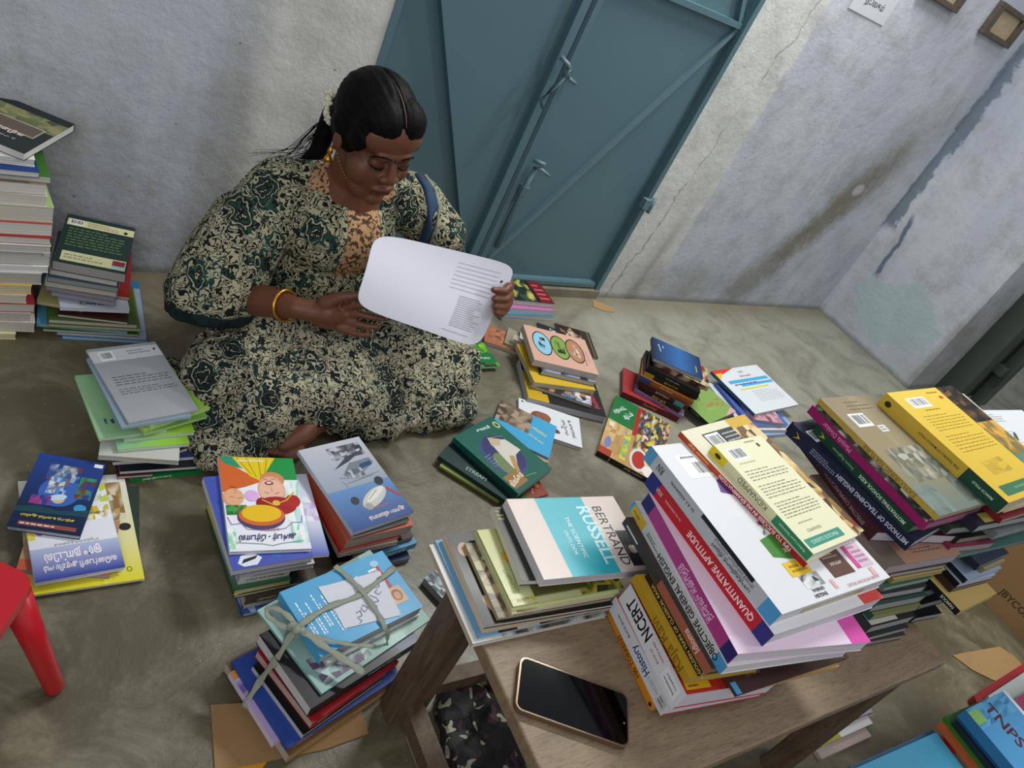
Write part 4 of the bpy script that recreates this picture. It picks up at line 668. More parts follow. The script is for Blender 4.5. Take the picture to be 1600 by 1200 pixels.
# ---- stack with the brown photo magazine on top
pm = [('g', 0, 45, 100, 100, '8f8264', '8a7a62'), ('h', 40, 45, 100, 100, '94886c', '5e564a'), ('g', 0, 0, 100, 45, '67746c', '8f8264'), ('n', 14, 24, 74, 52, 9, 6, ['8f8a7a', 'a8a89c', '5f645a', '7a7a6c', '6e6856']), ('n', 60, 4, 82, 40, 4, 7, ['4c544e', '68726c', '7f857c', '5a625c']), ('n', 0, 0, 30, 22, 4, 4, ['6a7872', '74827c', '5f6d66']), ('b', 14, 72, 38, 84), ('r', 40, 66, 52, 72, 'c9c9c9'), ('l', 42, 67, 50, 71, 2, '6a6a6a'), ('l', 26, 86, 62, 96, 3, '5c4f3c', .2)]
J_ = [((1468, 807), (1556, 781), (1286, 622), 6, '8a7d62', 'b99a44', 'a39a80', 'Brown fisherman photo magazine', pm, dict(name='magazine', cat='magazine', la=[('r', 0, 0, 100, 100, 'b89a44'), ('t', 'EXPLORING NATURE', 62, 50, 120, 180, '6a5420', 0)])),
      ((1456, 808), (1540, 788), (1272, 629), 7, '56584f', '34342e', '8a8a80', 'Grey magazine with white bird shapes', (), dict(la=[('n', 0, 0, 100, 100, 22, 2, ['34342e', '5a5a50', 'c9c9bc', '2a2a26', '44443c'])])),
      ((1452, 818), (1535, 795), (1254, 634), 10, '9c2468', '9c1f64', '8a6a78', 'Magenta covered book with curved top', [('r', 0, 84, 100, 100, 'b83a86')], dict(la=[('r', 0, 0, 100, 100, '961c60'), ('t', 'Manjula Divakar', 26, 50, 72, 180, 'dca0c4', 0, 1.2)])),
      ((1428, 822), (1500, 806), (1270, 664), 10, '1d3f2c', '1e4230', '7a7a70', 'Dark green book about school kids', [], dict(la=[('r', 0, 0, 100, 100, '1e4230'), ('t', 'MOTIVATING SCHOOL KIDS', 72, 50, 110, 180, 'd8e0d0', 1, 1.1), ('t', 'Swami Raghavan', 32, 50, 54, 180, 'a8b8a0', 0), ('p', [(6, 20), (12, 50), (6, 80), (9, 50)], 'c8b03a')])),
      ((1430, 846), (1500, 806), (1232, 664), 14, '1c2138', '20243c', 'a8a4ac', 'Navy book on teaching English', [('b', 6, 82, 26, 92), ('r', 26, 70, 60, 100, '1e3a2c')], dict(la=[('r', 0, 0, 100, 100, '20243c'), ('t', 'METHODS OF TEACHING ENGLISH', 70, 50, 160, 180, 'c8ccd8', 1, 1.2), ('l', 20, 25, 42, 75, 3, '8a90a4'), ('p', [(5, 20), (10, 50), (5, 80), (8, 50)], 'c8b03a')])),
      ((1371, 832), (1496, 838), (1215, 655), 12, '4a1f2a', '45202a', 'c2bcc4', 'Maroon book on effective communication', [], dict(la=[('r', 0, 0, 100, 100, '45202a'), ('t', 'EFFECTIVE COMMUNICATION', 68, 50, 120, 180, 'b09aa0', 0, 1.2)])),
      ((1389, 886), (1502, 866), (1262, 742), 12, '9c7a68', '8a7a72', 'a59aa4', 'Salmon brown covered book', [('r', 0, 0, 22, 100, '6e6058'), ('g', 22, 0, 100, 30, 'a8806c', '94705f'), ('l', 40, 8, 80, 14, 2, '6a4c40')]),
      ((1393, 897), (1480, 882), (1290, 790), 7, '25263c', '6a6c70', 'a8a196', 'Navy slim book with cream pages'),
      ((1397, 906), (1478, 890), (1290, 800), 6, 'a8904a', '8a7a44', '989078', 'Mustard slim book'),
      ((1384, 918), (1457, 902), (1280, 810), 7, '2c5a44', '6a7470', 'a2a49c', 'Bottle green book', ),
      ((1372, 930), (1450, 916), (1270, 820), 10, '1c1f2a', '8a8c90', 'a0a0a0', 'Black and silver book'),
      ((1368, 946), (1450, 930), (1265, 830), 12, '121614', '2a4038', '96989a', 'Black book with dark green frame', [('r', 0, 0, 100, 100, '1f3f3a'), ('r', 8, 4, 92, 30, '101312')]),
      ((1366, 962), (1440, 946), (1262, 845), 8, '6a6c34', '2c5a54', '8a8c74', 'Olive green book'),
      ((1362, 980), (1432, 962), (1258, 860), 12, '101012', '3a3c3e', '9a9a9a', 'Black book with white letters', [('r', 2, 2, 60, 16, 'b0aea4'), ('t', 'CAN WIN', 34, 9, 36, 180, '1a1a1a', 1, 1.2)]),
      ((1358, 996), (1420, 980), (1255, 880), 8, '1a1c1e', '4a4c4e', '9c9c9a', 'Thin black white book'),
      ((1352, 1004), (1415, 992), (1252, 890), 8, '2e2a28', '6a6662', '8f8c88', 'Dusky brown book')]
stack('under fisherman magazine on table' , mk(J_, side='l'), z0=TZ+.001, ztop=.705, group='books in the stack under the fisherman magazine')
# ---- stack with the yellow travel book on top
mp = [('g', 0, 0, 100, 100, 'c9a838', 'd6b84a'), ('b', 14, 83, 40, 93), ('e', 64, 90, 3, 1.6, 'a84a2c'), ('l', 50, 94, 76, 97, 1, '8a7228'), ('l', 24, 79, 60, 81, 1, '8a7228'), ('l', 12, 60, 66, 76, 6, '93792a', .25), ('l', 12, 40, 66, 57, 6, '93792a', .25), ('n', 20, 20, 50, 32, 4, 3, ['a8902c', 'c9a838', 'b89a34']), ('r', 8, 4, 60, 12, '3a6a4c'), ('t', 'PEACOCK CLASSICS', 34, 8, 50, 180, '9ac0a0', 0), ('n', 72, 60, 100, 100, 5, 8, ['2c2420', '4a3a2c', '6a4a2c', '1c1816']), ('n', 72, 28, 100, 62, 5, 6, ['b08434', '8a6a34', 'c89a44', '6a6a44']), ('g', 72, 0, 100, 30, '2a7a88', '5a7a64')]
K_ = [((1576, 786), (1665, 752), (1403, 612), 15, 'ccaa3c', 'c4a440', 'c0b8a4', 'Yellow travel classic with dark green label', mp, dict(la=[('r', 0, 0, 100, 100, 'c8a63c'), ('e', 6, 50, 2.5, 20, '2a2a1c'), ('r', 70, 0, 100, 100, '1e4436'), ('t', 'THE TRAVELS OF MARCO POLO', 50, 50, 96, 180, '3a3014', 1), ('t', 'MARCO POLO', 85, 50, 44, 180, 'c8d8b8', 1)])),
      ((1574, 796), (1680, 765), (1388, 622), 5, 'c2bca8', 'b4ae9c', 'c2bcb0', 'Cream slim book'),
      ((1655, 800), (1760, 780), (1493, 641), 4, 'c9ccd0', '4f8a86', 'c4c6c8', 'White book with small text boxes', [('l', 30, 86, 60, 96, 4, '77797e', .3), ('l', 12, 62, 50, 80, 6, '8f9196', .25), ('l', 12, 40, 40, 58, 5, '8f9196', .25), ('e', 48, 70, 6, 2, '4a4c50', 40), ('g', 30, 0, 100, 34, '7aa8c8', 'a8bccc')]),
      ((1567, 812), (1640, 790), (1440, 680), 6, '7a1f24', '7a1f24', 'a8a29a', 'Dark red book'),
      ((1530, 822), (1640, 800), (1400, 690), 10, '28253a', '2c2c3a', '9aa09e', 'Dark violet book with yellow tag', [('r', 10, 2, 30, 12, 'a8a04a')]),
      ((1487, 826), (1562, 818), (1380, 700), 9, '30382c', '30382c', '8f9290', 'Mossy dark green book'),
      ((1560, 834), (1640, 812), (1420, 700), 9, '747c7c', '747c7c', '8c9494', 'Grey book with grey pages'),
      ((1500, 842), (1565, 832), (1405, 725), 8, '26221e', '2a241f', '8a8474', 'Black brown book'),
      ((1486, 856), (1556, 848), (1385, 735), 9, '7c2a48', '7c2a48', '9c9496', 'Raspberry covered book'),
      ((1500, 868), (1640, 836), (1400, 740), 5, '3f6660', '3f6660', '7f908c', 'Wide teal book'),
      ((1532, 884), (1577, 864), (1430, 760), 8, '2b3346', '232a3a', '7d828c', 'Slate navy book'),
      ((1540, 890), (1572, 876), (1440, 770), 6, '9a8c64', '8a7c58', '8f876c', 'Beige cardboard covered book'),
      ((1512, 906), (1566, 888), (1420, 780), 6, '8fa0bc', '1c1c1e', 'a4aab8', 'Pale blue glossy book'),
      ((1500, 912), (1556, 898), (1410, 790), 6, 'a6b0c4', '1a1816', 'b0b4bc', 'Light silver blue book'),
      ((1490, 920), (1548, 905), (1400, 800), 6, '3a2a24', '3a2a24', '80766c', 'Dark chocolate book'),
      ((1501, 955), (1558, 927), (1430, 838), 7, 'b89c5c', '171a26', 'a8946c', 'Straw yellow book with navy spine', [], dict(la=[('r', 0, 0, 100, 100, '171a26'), ('t', 'FAMOUS', 84, 50, 30, 180, 'd8d4c8', 1, 1.2)])),
      ((1445, 925), (1500, 905), (1360, 800), 16, '0f1010', '111212', '77797a', 'Thick black book'),
      ((1440, 945), (1495, 930), (1350, 820), 10, '17181a', '202224', '8f9192', 'Black glossy book'),
      ((1430, 966), (1472, 958), (1340, 840), 8, '0e0e0f', '2a2a2c', '9a9a98', 'Bottom black book')]
stack('under yellow travel book on table', mk(K_, side='l'), z0=TZ+.001, ztop=.735, group='books in the stack under the yellow travel book')
# ---- four books by the door sill
L_ = [((790, 467), (867, 475), (800, 436), 8, '20302a', None, 'cfccc6', 'Black green camouflage book with red lettering', [('n', 0, 0, 66, 100, 7, 6, ['20302a', '16201c', 'b9b45a', '2f4a3a', '1a2622']), ('r', 66, 0, 72, 100, '14100f'), ('r', 72, 0, 100, 100, '6a1a22'), ('l', 76, 10, 96, 90, 4, 'c85a5a', .4)]),
      ((789, 481), (866, 486), None, 6, 'b06aa0', 'c2c0bc', 'cfccc6', 'White book with pink wedge', (), dict(depth=.15)),
      ((788, 490), (866, 493), None, 7, '3f88a8', '3f88a8', 'c2c4c4', 'Aqua blue covered book', (), dict(depth=.15)),
      ((786, 496), (864, 500), None, 5, '9ea29c', None, 'c5c3bc', 'Plain grey book', (), dict(depth=.15))]
stack('by door sill', mk(L_, side='f'), group='books by the door sill')
# ---- slumped pile behind the pink book
M_ = [((880, 545), (935, 560), (850, 500), 6, '2e2622', '8a7a2a', 'a8a49a', 'Dark film book with yellow lettering', [('n', 10, 30, 70, 95, 5, 5, ['4a3226', '8a5a3a', '2e2622', 'c0a890', '1c1816']), ('s', [(92, 2), (92, 98)], 2, 'a8923a')]),
      ((842, 530), (905, 552), (812, 494), 5, '23262a', None, 'b9b9b4', 'Black book with white running horse', [('n', 30, 30, 80, 90, 4, 4, ['23262a', 'd8d8d8', '3a3d42', '23262a'])]),
      ((824, 524), (880, 545), (799, 497), 5, '7d9f4a', '7d9f4a', 'c4c8b8', 'Grassy green slim book'),
      ((812, 528), (868, 552), (788, 500), 6, 'c6c8c6', None, 'c9c9c4', 'White curved paperback'),
      ((798, 532), (850, 560), (775, 506), 6, 'b0a692', None, 'b4ae9e', 'Beige grey paperback'),
      ((788, 535), (848, 562), (765, 498), 6, '948a78', None, 'a9a290', 'Dusty brown paperback'),
      ((757, 533), (826, 556), (763, 508), 10, 'a0654a', 'a0654a', 'b3ab9c', 'Orange brown Tamil book', [('n', 10, 20, 90, 90, 6, 4, ['a0654a', 'b07a5a', '7a4a36', 'a0654a'])])]
mrng = random.Random(5)
stack('in slumped pile right of woman', mk(M_, side='f', depth=.16), scale=.55, group='books in the slumped pile right of the woman')
gsp = [('r', 0, 0, 100, 100, '1f6a38'), ('n', 0, 55, 100, 100, 9, 4, ['3a8a2c', '6aa82c', '1f6a38', '8ab83a', '204a24']), ('n', 0, 0, 100, 16, 9, 2, ['4a9a34', '1f6a38', '2c1f1c']), ('t', 'கானகம் தேடி', 52, 36, 70, -8, 'e4ecdc', 1)]
stack('on floor beside her knee', mk([((736, 574), (782, 572), (716, 535), 4, '1f6a38', None, 'b9c2ac', 'Green leafy book', gsp),
      ((734, 520), (772, 524), (735, 505), 5, '6a9a34', None, 'b9c2a4', 'Yellow green leafy book', [('n', 0, 0, 100, 100, 5, 4, ['8aa83a', '3a6a24', '5a8a2c', '2c4a1c'])], dict(depth=.14))], side='f'), group='green books beside her knee')
# ---- pink stack
pk = [('r', 0, 0, 100, 100, 'c99f8e')]
for u_, c_ in ((22, '8abcd4'), (50, '7a9a44'), (74, 'a87a5c')): pk += [('e', u_, 55, 14.5, 34, '2c2420'), ('e', u_, 55, 13, 31, c_), ('n', u_-6, 38, u_+6, 72, 3, 3, [c_, '1c2228', c_, '3a3a3a'] if u_ < 60 else [c_, 'c8b49c', '5a4034', c_])]
pk += [('L', 84, 20, 88, 84, 1, '9a4a6a', .5), ('L', 91, 30, 94, 84, 1, '7a6a6a', .3)]
N_ = [((835, 562), (936, 586), (827, 509), 8, 'c99f8e', 'bfb7ae', 'c0bab2', 'Pink book with three animal ovals', pk),
      ((847, 579), (931, 598), (838, 530), 6, '2a3350', None, 'b9b7b0', 'Navy book with pale figures', [('n', 0, 0, 100, 30, 8, 2, ['2a3350', '8a92a8', '222a44'])]),
      ((835, 597), (931, 610), (826, 540), 6, 'c8a42c', 'b8b09c', 'bcb9a4', 'Yellow covered book'),
      ((829, 601), (925, 634), (826, 545), 4, '3a3a40', 'aaa698', 'bcb8ac', 'Picture book with blue black faces', [('n', 30, 0, 100, 24, 8, 3, ['2c2c30', '8a94a8', 'a87a5c', 'c8c8c8', '3a6a9a'])]),
      ((826, 622), (948, 652), (815, 561), 9, '1b1a1c', 'bfbfc4', 'b4b3b8', 'Wide black book with red Tamil title', [('g', 0, 0, 26, 70, 'c09a1c', 'a8861c'), ('n', 20, 20, 50, 60, 4, 4, ['1b1a1c', '3a2c14', '1b1a1c']), ('t', 'மூலதனம்', 88, 42, 100, -80, 'c83a50', 1, 1.5), ('l', 50, 30, 72, 50, 2, '8a8a8a', .2)])]
stack('in the pink book stack', mk(N_, side='l'), scale=1.2, group='books in the pink book stack')
fist = [('r', 0, 0, 100, 100, 'd2d4da'), ('e', 34, 50, 16, 26, '7a4830'), ('e', 40, 62, 12, 14, '8a553a'), ('e', 52, 30, 14, 9, '6a3c28', -15), ('s', [(26, 60), (36, 40)], 1, '3c2218'), ('s', [(34, 68), (42, 46)], 1, '3c2218'), ('t', 'உன்னால்', 86, 52, 76, -80, '2c2e34', 1), ('t', 'முடியும்', 75, 50, 64, -80, '2c2e34', 1), ('l', 68, 40, 72, 56, 1, '6a6a70'), ('e', 6, 92, 2, 3, '5a5c66')]
stack('on floor', mk([((811, 667), (910, 700), (809, 621), 5, 'd2d4da', None, 'c9c9c6', 'White thin book with brown clenched fist on the floor', fist, dict(only=1))], side='f'), group='book with the fist')
# ---- green pile with the white clad saint
viv = [('r', 0, 0, 100, 100, '14574a'), ('e', 52, 46, 32, 36, '3a3f78'), ('e', 50, 50, 30, 32, '2f2f62'), ('e', 64, 34, 20, 16, '6a7a54'), ('p', [(28, 56), (36, 78), (58, 84), (60, 66), (76, 44), (72, 38), (50, 42), (34, 46)], 'c8c4b8'), ('p', [(22, 52), (32, 70), (40, 58), (34, 44)], 'b8a88c'), ('p', [(60, 62), (82, 40), (78, 34), (56, 54)], 'b08a54'), ('e', 80, 34, 6, 7, '9a6a44'), ('e', 85, 32, 5, 6, '2a1f1a'), ('s', [(24, 56), (30, 80)], 1.4, 'a89a78'), ('e', 14, 92, 6, 6, 'a8b070'), ('e', 14, 92, 3, 3, '3a4a2c'), ('t', 'சுவாமி', 9, 62, 50, 80, 'd4e4dc', 1), ('r', 74, 4, 94, 40, '8f6a38'), ('t', 'விவேகம்', 84, 22, 62, 100, 'e8dcc8', 1, 1.7), ('L', 40, 12, 60, 26, 5, '8ab0a0', .2), ('s', [(88, 42), (92, 66)], 1.2, '9ab84a')]
O_ = [((709, 683), (810, 772), (757, 642), 8, '14574a', '14574a', 'aeaaa4', 'Dark green book with white robed saint', viv),
      ((722, 702), (800, 775), (760, 665), 3, '2c3a38', None, '9a9c98', 'Thin grey green book'),
      ((685, 712), (792, 783), (735, 660), 6, '17302e', None, 'a9aab8', 'Black teal book with white letters', [('t', 'STREAM', 50, 12, 60, 4, '8aa4a0', 1)]),
      ((687, 727), (780, 784), (730, 680), 3, '8a9a54', None, 'b0ae98', 'Yellow green slim book'),
      ((696, 733), (778, 787), (735, 690), 4, '6a4a38', None, 'a8a498', 'Brown slim book')]
stack('in pile with robed saint', mk(O_, side='n'), group='books in the pile with the robed saint')
stack('', mk([((766, 672), (858, 716), (790, 628), 3, '3f9ac8', None, 'a9a49a', 'Book with sandstone palace photo and blue corner on floor', [('r', 0, 0, 100, 100, '3f9ac8'), ('n', 0, 40, 58, 100, 7, 6, ['6a584c', '8a7766', '4a3c34', 'a08c78']), ('t', 'சரித்திரம்', 74, 60, 50, -15, 'd0c84a', 1, 1.3), ('t', 'பேசும் ஊர்', 72, 36, 50, -15, 'd0c84a', 1, 1.3)], dict(only=1)),
      ((770, 692), (857, 724), (790, 652), 4, '9a907c', None, 'a9a28c', 'Cream brown book half hidden under palace photo book', (), dict(only=1))], side='f'), group='books behind the saint pile')
stack('', mk([((818, 782), (858, 772), (802, 756), 3, '8a3a2a', None, 'a8a094', 'Rust red book with flame peeping from under saint pile', [('n', 0, 0, 35, 100, 2, 4, ['1f5a34', '2a6a3c', '8a3a2a']), ('t', 'சுடர்', 52, 40, 18, 60, 'e0d4cc', 1), ('e', 78, 66, 8, 16, 'c8902c', 30)], dict(only=1, depth=.07))], side='f'), group='books behind the saint pile')
# ---- cricket book
ck = [('r', 0, 0, 100, 100, 'b08a5a'), ('r', 0, 56, 42, 100, '1f6a36'), ('t', 'கிரிக்கெட்', 14, 78, 66, 62, 'd8dce0', 1, 1.5), ('t', 'ஆட்டம்', 29, 76, 52, 62, 'd8dce0', 1, 1.5), ('r', 42, 50, 48, 100, 'a02820'), ('n', 48, 30, 100, 100, 13, 12, ['2a2420', 'c8a888', '8a2c24', 'c8b83a', '3a5a3a', 'd8d0c8', '1c3a6a', '5a3c30', '7a5a48']), ('n', 0, 0, 42, 56, 5, 5, ['c09a64', 'b08a5a', 'a8804c', 'c8a878']), ('e', 10, 20, 5, 9, '6a7ab0'), ('r', 0, 0, 20, 10, 'a03a24'), ('n', 32, 6, 42, 50, 2, 8, ['8ab03a', '5a7ac0', 'c8c03a', 'b08a5a']), ('e', 62, 18, 15, 17, 'c8ccc4'), ('e', 62, 18, 11, 13, 'a82c24'), ('e', 78, 22, 8, 10, 'd0b898'), ('e', 80, 8, 10, 8, 'e0d8d0'), ('r', 4, 46, 12, 53, 'd8d0b0')]
stack('', mk([((934, 704), (1030, 757), (961, 616), 8, 'b08a5a', '2c201c', 'aaa498', 'Colourful cricket comic with batsman helmet left of white stack', ck, dict(only=1, side='n', name='comic_book', cat='comic book', na=[('r', 0, 0, 100, 100, '2a1e1a'), ('r', 20, 0, 21, 100, 'c8b8a0'), ('t', 'தமிழ் காமிக்ஸ்', 60, 50, 60, 0, 'c8c0b4', 1)]))]), group='cricket comic')
# ---- dark comic stack
blu = [('h', 0, 0, 55, 100, '12213e', '2f5f9c'), ('h', 55, 0, 100, 100, '2f5f9c', '14284c'), ('t', 'இரவின் நிழல்', 14, 60, 42, -80, 'dfe6f0', 1), ('l', 20, 60, 24, 80, 1, 'a8b4c8'), ('L', 86, 20, 90, 62, 1, 'c8b83a', .5)]
sp = lambda txt, bg, col, ex=(): dict(side='n', na=[('r', 0, 0, 100, 100, bg), ('t', txt, 50, 50, 50, 0, col, 1)]+list(ex))
mz = ['b83a2c', 'd8a03a', '2c5a8a', 'c8c8b8', '3a7a4a', '1c1c1c', '7a4a8a']
R_ = [((1022, 559), (1099, 593), (1026, 529), 6, '1c3058', '2a3a5c', 'a8a8a8', 'Deep blue comic', blu, dict(side='l')),
      ((1024, 566), (1108, 606), (1030, 540), 7, '3a2c2a', '3a2c2a', '8a8478', 'Comic with crowded colour faces', [('n', 0, 0, 100, 100, 14, 5, ['2a2420', 'c8a888', '8a2c24', '6a8a3a', 'c8a88a'])], dict(side='n', na=[('n', 0, 0, 100, 100, 14, 1, ['2a2420', 'b89878', '6a2c24'])])),
      ((1013, 572), (1094, 614), (1020, 545), 8, '15161a', '131316', '7a7874', 'Black spined comic', (), sp('மாயாவி காமிக்ஸ்', '131316', 'b4b0a8')),
      ((1008, 580), (1092, 620), (1016, 550), 7, '1a1712', '171410', '7a7874', 'Black comic with yellow flash', (), sp('இரும்புக்கை', '171410', 'b8a83a', [('r', 0, 0, 18, 100, 'a8862c')])),
      ((1001, 586), (1084, 628), (1010, 556), 7, 'a8602c', 'a05a28', '7a7874', 'Orange spined comic', (), sp('டெக்ஸ் வில்லர்', '9a5424', 'e0c88a', [('r', 0, 0, 22, 100, '2c4a7a')])),
      ((998, 594), (1076, 636), (1008, 562), 7, '3a1c18', '3a1a18', '7a7874', 'Maroon spined comic', (), sp('நள்ளிரவு', '3a1a18', 'c8b0a0', [('r', 74, 0, 92, 100, '4a9a9c')])),
      ((1000, 602), (1064, 640), (1008, 570), 7, '201a1c', '2a1416', '7a7874', 'Dark wine comic', (), sp('லயன்', '2a1416', 'c8a03a')),
      ((992, 608), (1068, 650), (998, 574), 5, 'a080a8', '8a6a94', 'a8a0a8', 'Lilac covered comic', (), sp('கோடை', '8a6a94', '4a2c54')),
      ((973, 612), (1062, 652), (985, 579), 9, '9c3230', '6a1c20', '8a7c78', 'Red comic with brick red cover', (), sp('சிறப்பிதழ்', '5c181c', 'c87a4a'))]
for r_ in R_: r_[9].update(name='comic_book', cat='comic book')
stack('in dark comic stack', mk(R_), group='comics in the dark stack')
# ---- green books right of the dark comics
S_ = [((1108, 662), (1150, 643), (1086, 613), 6, '7f9f52', '15181a', '9a9a90', 'Light green book with dancing deer', [('e', 18, 88, 9, 7, '2a3028'), ('n', 30, 30, 90, 60, 5, 4, ['7f9f52', '9a7a54', '86a658', '7f9f52']), ('t', 'மான்', 40, 76, 24, 20, '2c3a1c', 1), ('p', [(60, 0), (100, 0), (100, 20)], 'c8a0a0')], dict(la=[('r', 0, 0, 100, 100, '15181a'), ('t', 'பறவைகள்', 55, 50, 40, 180, 'a8aca8', 0)])),
      ((1138, 668), (1168, 648), (1120, 610), 5, '20302a', '3a1c1c', '8a8c84', 'Dark green and red book', [('r', 0, 80, 100, 100, '5a2424'), ('n', 20, 20, 80, 70, 4, 4, ['20302a', '3a4a40', '1a2622'])]),
      ((1140, 684), (1172, 660), (1122, 622), 5, '6a8a3a', None, '9a9c88', 'Grass green book with yellow top', [('g', 0, 60, 100, 100, '6a8a3a', 'a8a83a')])]
stack('right of dark comics', mk(S_, side='l'), group='green books right of the dark comics')
tn = [('r', 0, 0, 100, 100, 'd0d4da'), ('p', [(0, 100), (0, 84), (45, 100)], 'c8392c'), ('p', [(0, 92), (0, 78), (16, 92)], 'd8b43a'), ('t', 'TNPSC', 52, 89, 36, 0, '4a4c54', 1), ('t', 'வினாவங்கி', 54, 80, 76, 0, '9a2c4a', 1, 1.1), ('r', 10, 66, 96, 73, '4aa0d0'), ('r', 28, 57, 98, 63, '4aa0d0'), ('r', 18, 50, 80, 53, 'd0c83a'), ('l', 36, 20, 92, 46, 6, '9a9ca4', .25), ('l', 16, 60, 90, 65, 1, '3a4a7a')]
T_ = [((1180, 647), (1248, 632), (1166, 572), 5, 'd0d4da', '35607c', 'c4c6c8', 'White exam guide with blue bars', tn),
      ((1177, 655), (1225, 662), (1160, 612), 4, 'b8909c', None, 'b9b4b8', 'Pink book with smiling faces', [('n', 0, 0, 100, 100, 6, 6, ['c49aa8', 'a87a84', 'd0a8b0', '7a4a54', 'b8909c'])]),
      ((1172, 664), (1232, 664), (1150, 600), 5, '4a62a8', None, 'b4b6c0', 'Periwinkle blue book'),
      ((1165, 672), (1235, 672), (1142, 600), 5, 'c4c6cc', None, 'c6c6ca', 'White slim book'),
      ((1176, 682), (1250, 676), (1150, 610), 5, '8aa4c8', None, 'c0c4cc', 'Powder blue slim book')]
stack('in exam guide pile', mk(T_, side='l'), group='books in the exam guide pile')
# ---- single book behind the table corner
stack('', mk([((662, 903), (716, 962), (684, 884), 10, '22303a', None, 'b4b6b4', 'Small thick dark blue book on floor behind table leg', [('n', 0, 0, 100, 100, 8, 7, ['22303a', '5a8aa0', '101418', 'a8b8bc', '1c2830'])], dict(only=1, depth=.12, side='r'))]), group='book behind the table leg')
# ---- pile on the floor seen under the table
U_ = [((1283, 1098), (1360, 1066), (1262, 1062), 5, '8a7a74', None, '8a8c88', 'Brown grey book', [('n', 0, 0, 100, 100, 6, 4, ['8a7a74', '6a6a62', 'a89088', '5a5c58'])]),
      ((1275, 1135), (1362, 1095), (1255, 1088), 4, '8f9096', None, '54555c', 'Silver grey thin book', [('g', 0, 0, 100, 30, '9a9cae', '77787e')]),
      ((1272, 1150), (1364, 1112), (1252, 1100), 6, '9b9cae', '4c4048', '9a98a4', 'Pale lavender hardback'),
      ((1280, 1168), (1364, 1130), (1262, 1118), 6, 'a8a070', None, 'b0b0a4', 'Yellow and white glossy book', [('g', 0, 0, 40, 40, 'a8a04a', 'b0a85a'), ('g', 40, 0, 100, 40, 'dcdcdc', 'c8c8c8')]),
      ((1284, 1186), (1362, 1150), (1266, 1136), 6, 'b8a4a0', None, 'b9b5ac', 'Pinkish glossy book')]
stack('in pile under table', mk(U_, side='n'), group='books in the pile under the table')
stack('in corner pile on stool', mk(V_, side='l'), z0=zc+.012, ztop=.345, group='books in the corner pile on the stool')
def flat_book(x0, y0, x1, y1, z, t, c, pg, lab, art=()):
    r = empty('book', None, cr.matrix_world @ Matrix.Translation((x0, y0, z))); tag(r, lab, 'book', 'books on the stool beside the blue exam book')
    w_, d_ = x1-x0, y1-y0; mb = MB(); mb.box(0, 0, 0, w_, d_, .0008, c); mb.box(0, 0, t-.0008, w_, d_, t, c); mb.box(0, 0, .0008, .001, d_, t-.0008, c)
    if art: draw(mb, art, Vector((0, 0, t)), Vector((w_, 0, 0)), Vector((0, d_, 0)), Vector((0, 0, 1)), random.Random(3))
    mb.build('cover', M_COVER, r); mb = MB(); mb.box(.001, .001, .0008, w_-.001, d_-.001, t-.0008, pg); mb.build('page_block', M_PAGE, r)
flat_book(.035, -.26, .30, -.016, zc+.0005, .011, 'c4ccc8', 'c9c8c4', 'wide pale green white book lying lowest on the right stool')
book((1712, 1228), (1750, 1196), (1572, 1100), .284, .014, c='a8365a', sp='c87a94', pg='c4bcc0', art=[('r', 14, 0, 100, 94, 'c88aa8'), ('r', 34, 0, 60, 84, '4f7f7c')], label='slim rose pink book just right of the blue exam book on the stool', group='books on the stool beside the blue exam book')
book((1765, 1202), (1830, 1150), (1592, 1076), .278, .020, c='1a1a40', sp='1a1a40', pg='b0b0b4', art=[('t', 'THE', 22, 74, 34, -86, 'c8b43a', 1)], label='midnight blue book with yellow letters on the stool right of the pink book', group='books on the stool beside the blue exam book')
# slip of paper on the bundle
z_ = gz+.0012
f = MB(); q = [P(x, y, z_) for x, y in ((497, 917), (512, 914), (593, 892), (600, 905), (627, 961), (580, 972), (538, 982), (524, 955), (512, 940))][::-1]
f.face(q, 'cfd0da'); f.face([v-Vector((0, 0, .0006)) for v in q][::-1], 'cfd0da')
O = P(524, 972, z_+.0002)
def scrib(pts): 
    pp = [P(x, y, z_+.0008) for x, y in pts]
    for a, b in zip(pp, pp[1:]):
        d = (b-a).normalized(); n = Vector((-d.y, d.x, 0))*.0005; f.face([a-n, b-n, b+n, a+n], '3a4270')
for L in ([(592, 900), (597, 909)], [(588, 904), (596, 901), (600, 908)], [(583, 912), (591, 910), (593, 916), (586, 919)], [(590, 921), (585, 925), (592, 929), (596, 924)], [(578, 930), (588, 934), (592, 939), (584, 941), (580, 936)], [(574, 940), (582, 946), (590, 947)], [(566, 944), (575, 950), (570, 956), (564, 951), (567, 946)], [(556, 958), (563, 954), (566, 962), (558, 965)], [(560, 966), (566, 970), (562, 974)]): scrib(L)
tag(f.build('paper_slip', M_WHITE), 'white handwritten paper slip under the twine on the tied bundle', 'paper')
